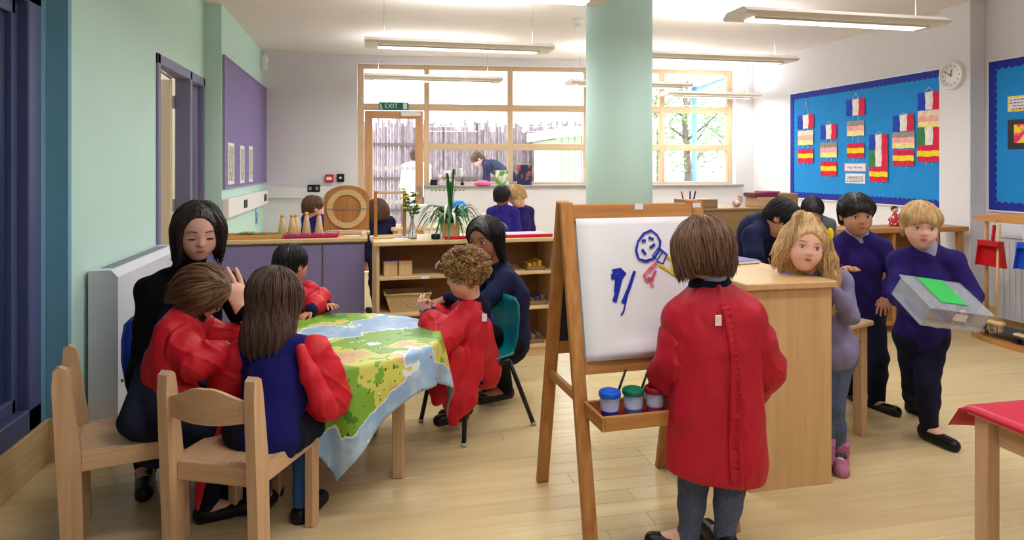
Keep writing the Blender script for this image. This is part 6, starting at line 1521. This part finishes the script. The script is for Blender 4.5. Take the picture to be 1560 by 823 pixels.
# 4 long haired person on the near chair, seen from behind
def smock_open(e, j, s, tw, ar, bf, torso, arms, root):
    W = lambda u, v, z: pix(u, v, z)-root
    for a, sd_ in (('l', .3), ('r', 1.7)): sdf_obj('smock_sleeve', puff_sleeves(j, ar, .03, .022, .009, sd_, a, .9), CL['red'], e)
    t = Sdf(.007, .02); fl = bf
    t.chain([(W(350, 545, 2.56), .045), (W(335, 610, 2.54), .045), (W(312, 690, 2.50), .034), (W(301, 774, 2.48), .010)], .02, 0, cv(.3, 1, 0), .5); t.noise = creases(.006, 16, 2.2, .5); sdf_obj('smock_flap', t, CL['red'], e)
    t = Sdf(.007, .02); t.chain([(W(458, 532, 2.47), .02), (W(472, 570, 2.45), .032), (W(490, 612, 2.45), .04), (W(500, 626, 2.47), .038)], .02); t.noise = creases(.006, 18, .2, .6); sdf_obj('smock_flap', t, CL['red'], e)
    t = Sdf(.008, .03); r = bf.cross(UP); t.cone(j['ch']+bf*.07, j['pv']+bf*.09+Vector((0, 0, .02)), .1, .12, .03, 0, bf, .5); t.noise = creases(.006, 16, .5); sdf_obj('smock', t, CL['red'], e)
    cuffs(e, j, ar, CL['collar'], 'lr', .93)
    t = Sdf(.006, .012); t.cone(j['nb']-UP*.02+bf*.02, j['nb']+UP*.015+bf*.01, .086, .07, .01, 0, bf, .85); sdf_obj('smock_collar', t, CL['collar'], e)
b4 = C3(-.925, 2.48, 0); f4 = cv(.15, .98, 0); J = auto(b4, f4, 1.14, False, .43)
J.update(head=pix(420, 456, 2.60), hf=cv(.12, .95, -.22), hu=cv(.02, .2, 1), nb=pix(424, 528, 2.54), ch=pix(420, 585, 2.50), pv=pix(410, 662, 2.43), sl=pix(366, 545, 2.56), sr=pix(478, 538, 2.54), el=pix(352, 592, 2.62), wl=pix(372, 545, 2.78), er=pix(499, 605, 2.58), wr=pix(486, 560, 2.78), bf=f4)
J.update(hl=pix(380, 655, 2.46), hr=pix(432, 655, 2.46), kl=pix(400, 640, 2.70), kr=pix(470, 640, 2.68), al=pix(395, 760, 2.66), ar=pix(462, 770, 2.62)); J['tl'] = J['al']+cv(.02, .1, -.03); J['tr'] = J['ar']+cv(.03, .1, -.03)
person('person in purple jumper and open red smock, back turned, on the beech chair', b4, J, .205, 'fair', 'mousedark', 'long', top='navyblue', bottom='jeans', smock=smock_open, skirt=('trouser', [(pix(385, 668, 2.45), pix(445, 668, 2.45), .04, .04)]), seed=.8, nst=4500)
# 5 dark haired person at the far side
b5 = C3(-1.30, 3.84, 0); f5 = cv(.8, -.3, 0); J = auto(b5, f5, 1.12, False, .43)
J.update(head=pix(444, 403, 3.74), hf=cv(.5, .82, -.15), hu=cv(.05, .05, 1), nb=pix(440, 446, 3.76), ch=pix(440, 485, 3.8), pv=pix(432, 522, 3.85), bf=cv(.85, -.3, 0), sl=pix(462, 446, 3.90), sr=pix(440, 462, 3.62), er=pix(490, 472, 3.62), wr=pix(470, 482, 3.50), el=pix(476, 470, 3.86), wl=pix(498, 466, 3.66))
J['er'] = pix(486, 455, 3.70); J['wr'] = pix(474, 474, 3.50)
person('person in red smock seated at the purple cabinet side of the map table', b5, J, .2, 'tan', 'black', 'short', top='navy', bottom='trouser', smock=smock_sit('red', -.02, [(pix(470, 440, 3.72), pix(490, 466, 3.70), .045, .05)], .3, fr=.03), seed=.5, handR=dict(d=cv(-.5, -.6, -.3), n=cv(0, 0, -1), curl=.7))
# 6 curly haired person on the teal chair
def smock_curly(e, j, s, tw, ar, bf, torso, arms, root):
    W = lambda u, v, z: pix(u, v, z)-root
    t = Sdf(.0065, .03); torso(t, .022, .04); ax = bf.cross(UP)
    for pts in ([((714, 490, 3.36), .075), ((706, 560, 3.33), .092), ((698, 604, 3.30), .085), ((690, 640, 3.27), .028)], [((728, 490, 3.37), .05), ((722, 545, 3.37), .045), ((706, 610, 3.34), .03)], [((690, 545, 3.29), .075), ((672, 596, 3.27), .055), ((664, 612, 3.25), .022)]):
        t.chain([(W(*p), r_) for p, r_ in pts], .035, 0, cv(.25, 1, 0), .42)
    t.chain([(W(732, 500, 3.44), .06), (W(734, 540, 3.50), .07)], .04)
    t.noise = creases(.008, 17, .6, .5); sdf_obj('smock', t, CL['red'], e)
    sdf_obj('smock_sleeve', puff_sleeves(j, ar, .026, .018, .009, .3, 'l', .88), CL['red'], e); sdf_obj('smock_sleeve', puff_sleeves(j, ar, .026, .016, .006, .9, 'r', .88), CL['red'], e)
    cuffs(e, j, ar, CL['collar'], 'lr', .93)
    t = Sdf(.006, .012); up_ = (j['head']-j['nb']).normalized(); t.cone(j['nb']-UP*.02-bf*.02, j['nb']+UP*.02, .085, .066, .012); sdf_obj('smock_collar', t, CL['collar'], e)
    t = Sdf(.006, .012); t.cone(j['nb']-bf*.045-UP*.02, j['nb']-bf*.085-UP*.09, .05, .045, .02); sdf_obj('jumper_collar', t, CL['purple'], e)
    p = W(738, 484, 3.24); MB().box((-.012, -.001, -.018), (.012, .001, .018), .0005, frameM(p, cv(1, .2, 0), UP) @ Matrix.Rotation(math.pi/2, 4, 'X')).build('name_tag', M_PAPER, e)
b6 = C3(-.20, 3.54, 0); f6 = cv(-.78, -.62, 0); J = auto(b6, f6, 1.12, False, .44)
J.update(head=pix(708, 419, 3.43), hf=cv(-.93, -.25, -.18), hu=cv(-.05, 0, 1), nb=pix(718, 468, 3.47), ch=pix(715, 510, 3.44), pv=pix(736, 558, 3.55), bf=cv(-.8, -.5, -.1), sl=pix(700, 492, 3.34), sr=pix(700, 478, 3.58), el=pix(668, 520, 3.26), wl=pix(654, 478, 3.40), er=pix(668, 500, 3.62), wr=pix(655, 470, 3.48))
J['kl'] = pix(680, 562, 3.34); J['kr'] = pix(682, 550, 3.5); J['al'] = pix(700, 624, 3.5); J['ar'] = pix(706, 616, 3.62); J['tl'] = J['al']+cv(-.08, -.06, -.03); J['tr'] = J['ar']+cv(-.08, -.06, -.03)
person('person in long red smock seated on the teal plastic chair', b6, J, .2, 'fair', 'curly', 'curly', top='purple', bottom='trouser', smock=smock_curly, seed=.2, handL=dict(d=cv(-.5, .1, .55), n=cv(.3, .6, 0), curl=.8), hres=.005, nst=1100)
# 7 crouching adult
b7 = C3(.0, 4.0, 0); f7 = cv(-.75, -.5, 0); J = auto(b7, f7, 1.6, True, .34)
J.update(head=pix(738, 364, 3.90), hf=cv(-.45, -.85, -.2), hu=cv(-.1, -.05, 1), nb=pix(762, 410, 3.97), ch=pix(772, 450, 3.97), pv=pix(776, 515, 4.02), bf=cv(-.75, -.6, -.1), sl=pix(772, 430, 3.80), sr=pix(742, 418, 4.12), el=pix(728, 470, 3.66), wl=pix(682, 456, 3.58), er=pix(715, 455, 4.1), wr=pix(690, 470, 3.95))
J.update(hl=pix(775, 525, 3.92), hr=pix(768, 520, 4.12), kl=pix(748, 512, 3.66), kr=pix(725, 520, 3.86), al=pix(770, 592, 3.90), ar=pix(748, 592, 4.04)); J['tl'] = J['al']+cv(-.14, -.1, -.03); J['tr'] = J['ar']+cv(-.14, -.1, -.03)
person('person in navy jumper and dark trousers crouching behind the teal chair', b7, J, .222, 'brown', 'black', 'longback', top='navy', bottom='black', adult=True, seed=1.4, handL=dict(d=cv(-.9, -.1, -.25), n=cv(0, .2, -1), curl=.35))
# 8 blond person leaning over the cabinet
b8 = C3(1.455, 3.08, 0); f8 = cv(-.35, -.93, 0); J = auto(b8, f8, 1.13)
J.update(head=pix(1226, 374, 3.04), hf=cv(-.15, -.97, -.02), hu=cv(.16, 0, 1), nb=pix(1240, 418, 3.1), ch=pix(1248, 458, 3.12), pv=pix(1266, 530, 3.12), bf=cv(-.3, -.95, -.1), sr=pix(1200, 427, 3.10), sl=pix(1281, 430, 3.08), er=pix(1216, 462, 3.0), wr=pix(1232, 446, 2.98), el=pix(1294, 480, 3.02), wl=pix(1270, 444, 2.97), hl=pix(1282, 540, 3.1), hr=pix(1254, 540, 3.1), kl=pix(1270, 620, 3.06), kr=pix(1254, 622, 3.08), al=pix(1279, 696, 3.08), ar=pix(1256, 692, 3.05))
J['tl'] = J['al']+cv(-.04, -.1, -.03); J['tr'] = J['ar']+cv(-.06, -.08, -.03)
e8, j8, r8 = person('person in lavender shirt and pink boots leaning on the storage cabinet', b8, J, .205, 'fair', 'blond', 'longface', top='lav', bottom='tights', iris=M_IRISB, shoes='boot', seed=.9, build=.88, nst=4500, handL=dict(d=cv(-.8, -.1, .1), n=cv(0, .3, -1), curl=.6), handR=dict(d=cv(.8, -.1, .0), n=cv(0, .3, -1), curl=.6))
q = Sdf(.005, .01); HMx = head_matrix(j8['head'], j8['hf'], j8['hu']); c_ = HMx @ Vector((-.088, .03, .07)); q.ell(c_, (.014, .014, .03), k=.01); sdf_obj('hair_band', q, mat('band_yellow', (232, 206, 30), .8, var=.05), e8)
# 9 dark haired walker, 10 fair haired walker with box
b9 = C3(1.98, 3.8, 0); f9 = cv(.1, -.98, 0); J = auto(b9, f9, 1.23)
J.update(head=pix(1304, 327, 3.76), hf=cv(-.12, -.97, -.12), hu=cv(-.05, 0, 1), nb=pix(1306, 362, 3.8), ch=pix(1310, 400, 3.82), pv=pix(1312, 465, 3.84), sr=pix(1270, 378, 3.82), sl=pix(1342, 378, 3.78), er=pix(1258, 420, 3.72), wr=pix(1280, 412, 3.60), el=pix(1366, 414, 3.74), wl=pix(1352, 452, 3.62), hl=pix(1326, 470, 3.84), hr=pix(1298, 470, 3.84), kl=pix(1336, 545, 3.78), kr=pix(1300, 545, 3.9), al=pix(1335, 612, 3.82), ar=pix(1296, 600, 4.0))
J['tl'] = J['al']+cv(.03, -.1, -.035); J['tr'] = J['ar']+cv(0, -.1, -.035)
person('person in dark purple jumper walking empty handed behind the small table', b9, J, .212, 'tan', 'black', 'fringe', top='violet', bottom='trouser', seed=1.9, polo='shirt')
b10 = C3(2.02, 3.40, 0); f10 = cv(.1, -.98, 0); J = auto(b10, f10, 1.18)
J.update(head=pix(1402, 343, 3.36), hf=cv(-.3, -.93, -.15), hu=cv(.05, 0, 1), nb=pix(1410, 384, 3.4), ch=pix(1412, 425, 3.42), pv=pix(1402, 505, 3.44), sr=pix(1370, 398, 3.42), sl=pix(1452, 398, 3.38), er=pix(1368, 452, 3.34), wr=pix(1400, 480, 3.16), el=pix(1482, 452, 3.32), wl=pix(1468, 478, 3.14), hl=pix(1420, 512, 3.44), hr=pix(1388, 512, 3.44), kl=pix(1412, 588, 3.34), kr=pix(1394, 590, 3.52), al=pix(1416, 650, 3.36), ar=pix(1392, 622, 3.78))
J['tl'] = J['al']+cv(.03, -.09, -.045); J['tr'] = J['ar']+cv(.0, -.05, -.07)
person('person in dark purple jumper carrying a clear box', b10, J, .207, 'fair', 'blond', 'fringe', top='violet', bottom='trouser', seed=.6, polo='shirt', iris=M_IRISB, handL=dict(d=cv(-.6, -.5, -.35), n=cv(-.6, .5, .5), curl=.5), handR=dict(d=cv(.6, -.5, -.35), n=cv(.6, .5, .5), curl=.5))
bxp = pix(1432, 464, 3.12); bx = empty('clear_box', bxp, math.atan2(cv(1, .1, 0).y, cv(1, .1, 0).x), 'clear plastic box with green card held by walking person', 'box')
TL = Matrix.Rotation(math.radians(28), 4, 'X') @ Matrix.Rotation(math.radians(10), 4, 'Y')
M_CLR = mat('clear_plastic', (206, 214, 224), .12, trans=.0, alpha=.28, spec=.5)
def tb(mb): mb.V = [tuple(TL @ Vector(v)) for v in mb.V]; return mb
tb(MB().box((-.155, -.11, -.05), (.155, .11, -.046)).box((-.155, -.11, -.05), (-.151, .11, .05)).box((.151, -.11, -.05), (.155, .11, .05)).box((-.155, -.11, -.05), (.155, -.106, .05)).box((-.155, .106, -.05), (.155, .11, .05))).build('tub', M_CLR, bx)
tb(MB().box((-.165, -.12, .05), (.165, .12, .058), .003)).build('lid', M_CLR, bx)
tb(MB().box((-.08, -.07, .058), (.06, .11, .062), .001)).build('green_card', mat('green_card', (60, 190, 90), .6, var=.05), bx)
tb(MB().box((-.02, -.112, .0), (.045, -.1105, .035))).build('label', M_PAPER, bx)
for k in range(6): tb(MB().box((-.13+k*.042, -.08, -.044), (-.1+k*.042, .06, -.02-.004*(k % 3)), .004)).build('piece', mat('pcs%d' % (k % 3), ((60, 80, 150), (150, 110, 90), (90, 120, 170))[k % 3], .6, var=.05), bx)
# 11 bending adult behind the cabinet
b11 = C3(1.62, 4.45, 0); f11 = cv(.5, -.6, 0); J = auto(b11, f11, 1.6, True)
J.update(head=pix(1190, 333, 4.35), hf=cv(.55, -.35, -.72), hu=cv(.55, -.3, .6), nb=pix(1176, 338, 4.45), ch=pix(1156, 350, 4.5), pv=pix(1136, 402, 4.6), bf=cv(.45, -.4, -.8), sl=pix(1184, 366, 4.55), sr=pix(1146, 360, 4.32), er=pix(1150, 400, 4.2), wr=pix(1168, 432, 4.1), el=pix(1190, 410, 4.45), wl=pix(1188, 440, 4.3))
J.update(hl=pix(1150, 410, 4.68), hr=pix(1128, 410, 4.55), kl=pix(1155, 480, 4.6), kr=pix(1132, 480, 4.5), al=pix(1150, 560, 4.72), ar=pix(1126, 562, 4.62)); J['tl'] = J['al']+cv(.1, -.12, -.03); J['tr'] = J['ar']+cv(.1, -.12, -.03)
person('person in navy short sleeved top bending over beyond the storage cabinet', b11, J, .222, 'tan', 'black', 'short', top='navy', bottom='trouser', adult=True, sleeves='short', seed=1.0, gaze='down')
# 12 person in grey by the notice board
b12 = C3((1238-780)/F*5.5, 5.5, 0); J = auto(b12, cv(-.3, -.9, 0), 1.15); J.update(head=pix(1237, 322, 5.45), hf=cv(-.25, -.75, -.5), hu=cv(0, -.4, 1))
person('person in grey jumper looking down below the flag board', b12, J, .2, 'tan', 'black', 'short', top='grey', bottom='trouser', gaze='down', seed=.1)
# 13, 14 behind the purple cabinet
b13 = C3((478-780)/F*6.2, 6.2, 0); J = auto(b13, cv(.6, .6, 0), 1.13); J.update(head=pix(478, 317, 6.15), hf=cv(.75, .55, -.2))
person('person in purple jumper standing behind the skittles', b13, J, .2, 'fair', 'brown', 'short', top='purple', bottom='trouser', seed=.4)
b14 = C3((580-780)/F*6.3, 6.3, 0); J = auto(b14, cv(-.6, .5, 0), 1.08); J.update(head=pix(573, 322, 6.25), hf=cv(-.8, .3, -.3))
person('person in navy jumper half hidden behind the arched board', b14, J, .2, 'tan', 'brown', 'bob', top='navy', bottom='trouser', seed=.7)
# 15, 16 pair by the window board
b15 = C3((766-780)/F*6.9, 6.9, 0); J = auto(b15, cv(.25, .95, 0), 1.15); J.update(head=pix(765, 299, 6.9), hf=cv(.3, .9, -.1))
person('person in bright purple jumper facing the window board, back turned', b15, J, .2, 'brown', 'black', 'short', top='purple', bottom='trouser', seed=.2)
b16 = C3((792-780)/F*7.15, 7.15, 0); J = auto(b16, cv(-.4, .6, 0), 1.14); J.update(head=pix(787, 299, 7.05), hf=cv(-.7, -.1, -.45), hu=cv(-.15, -.1, 1))
person('person in dark purple jumper bowing towards the neighbour at the window board', b16, J, .2, 'fair', 'blond', 'short', top='violet', bottom='trouser', seed=.9)
# 17, 18 outdoors
b17 = C3((634-780)/F*10.6, 10.6, 0); b17.z = 0; J = auto(b17, cv(.1, .99, 0), 1.72, True)
e17, _, _ = person('person in white top and blue jeans standing outside the garden door', b17, J, .225, 'fair', 'brown', 'short', top='white', bottom='jeans', adult=True, seed=.2); e17.location.z = -.08
b18 = C3((760-780)/F*11.0, 11.0, 0); J = auto(b18, cv(-.9, -.1, 0), 1.7, True)
o18 = J['pv']; J.update(ch=pix(752, 246, 11.0), nb=pix(738, 240, 11.0), head=pix(728, 236, 11.0), hf=cv(-.5, -.2, -.8), hu=cv(-.8, 0, .5), bf=cv(-.3, 0, -.95), sl=pix(742, 246, 11.2), sr=pix(742, 248, 10.8), el=pix(740, 268, 11.2), er=pix(742, 272, 10.8), wl=pix(735, 288, 11.2), wr=pix(736, 292, 10.8), pv=pix(775, 262, 11.0))
e18, _, _ = person('person in navy top bending over in the yard', b18, J, .225, 'fair', 'brown', 'short', top='navy', bottom='jeans', adult=True, seed=.2); e18.location.z = -.08

# ---------------------------------------------------------------- repeats share a group
GROUPS = dict(wooden_chair='beech nursery chairs', plastic_chair='moulded plastic chairs', paint_pot='paint pots on the easel tray', paint_brush='paint brushes at the easel', toy_tray='trays on the shelf unit', wooden_box='wooden boxes on the upper shelf',
              dustpan='dustpans on the broom stand', broom='brooms on the stand', wooden_planter='plant boxes on the shelf unit', pinned_picture='pictures on the purple pin board', toy_block='toys in the wicker basket', cardboard_box='boxes on the brown cupboard', text_card='cards on the blue boards', notice_board='notice boards of the room', book='books on the window board', person='people in the classroom')
for o in bpy.data.objects:
    k = o.name.split('.')[0]
    if o.parent is None and k in GROUPS and 'group' not in o: o['group'] = GROUPS[k]
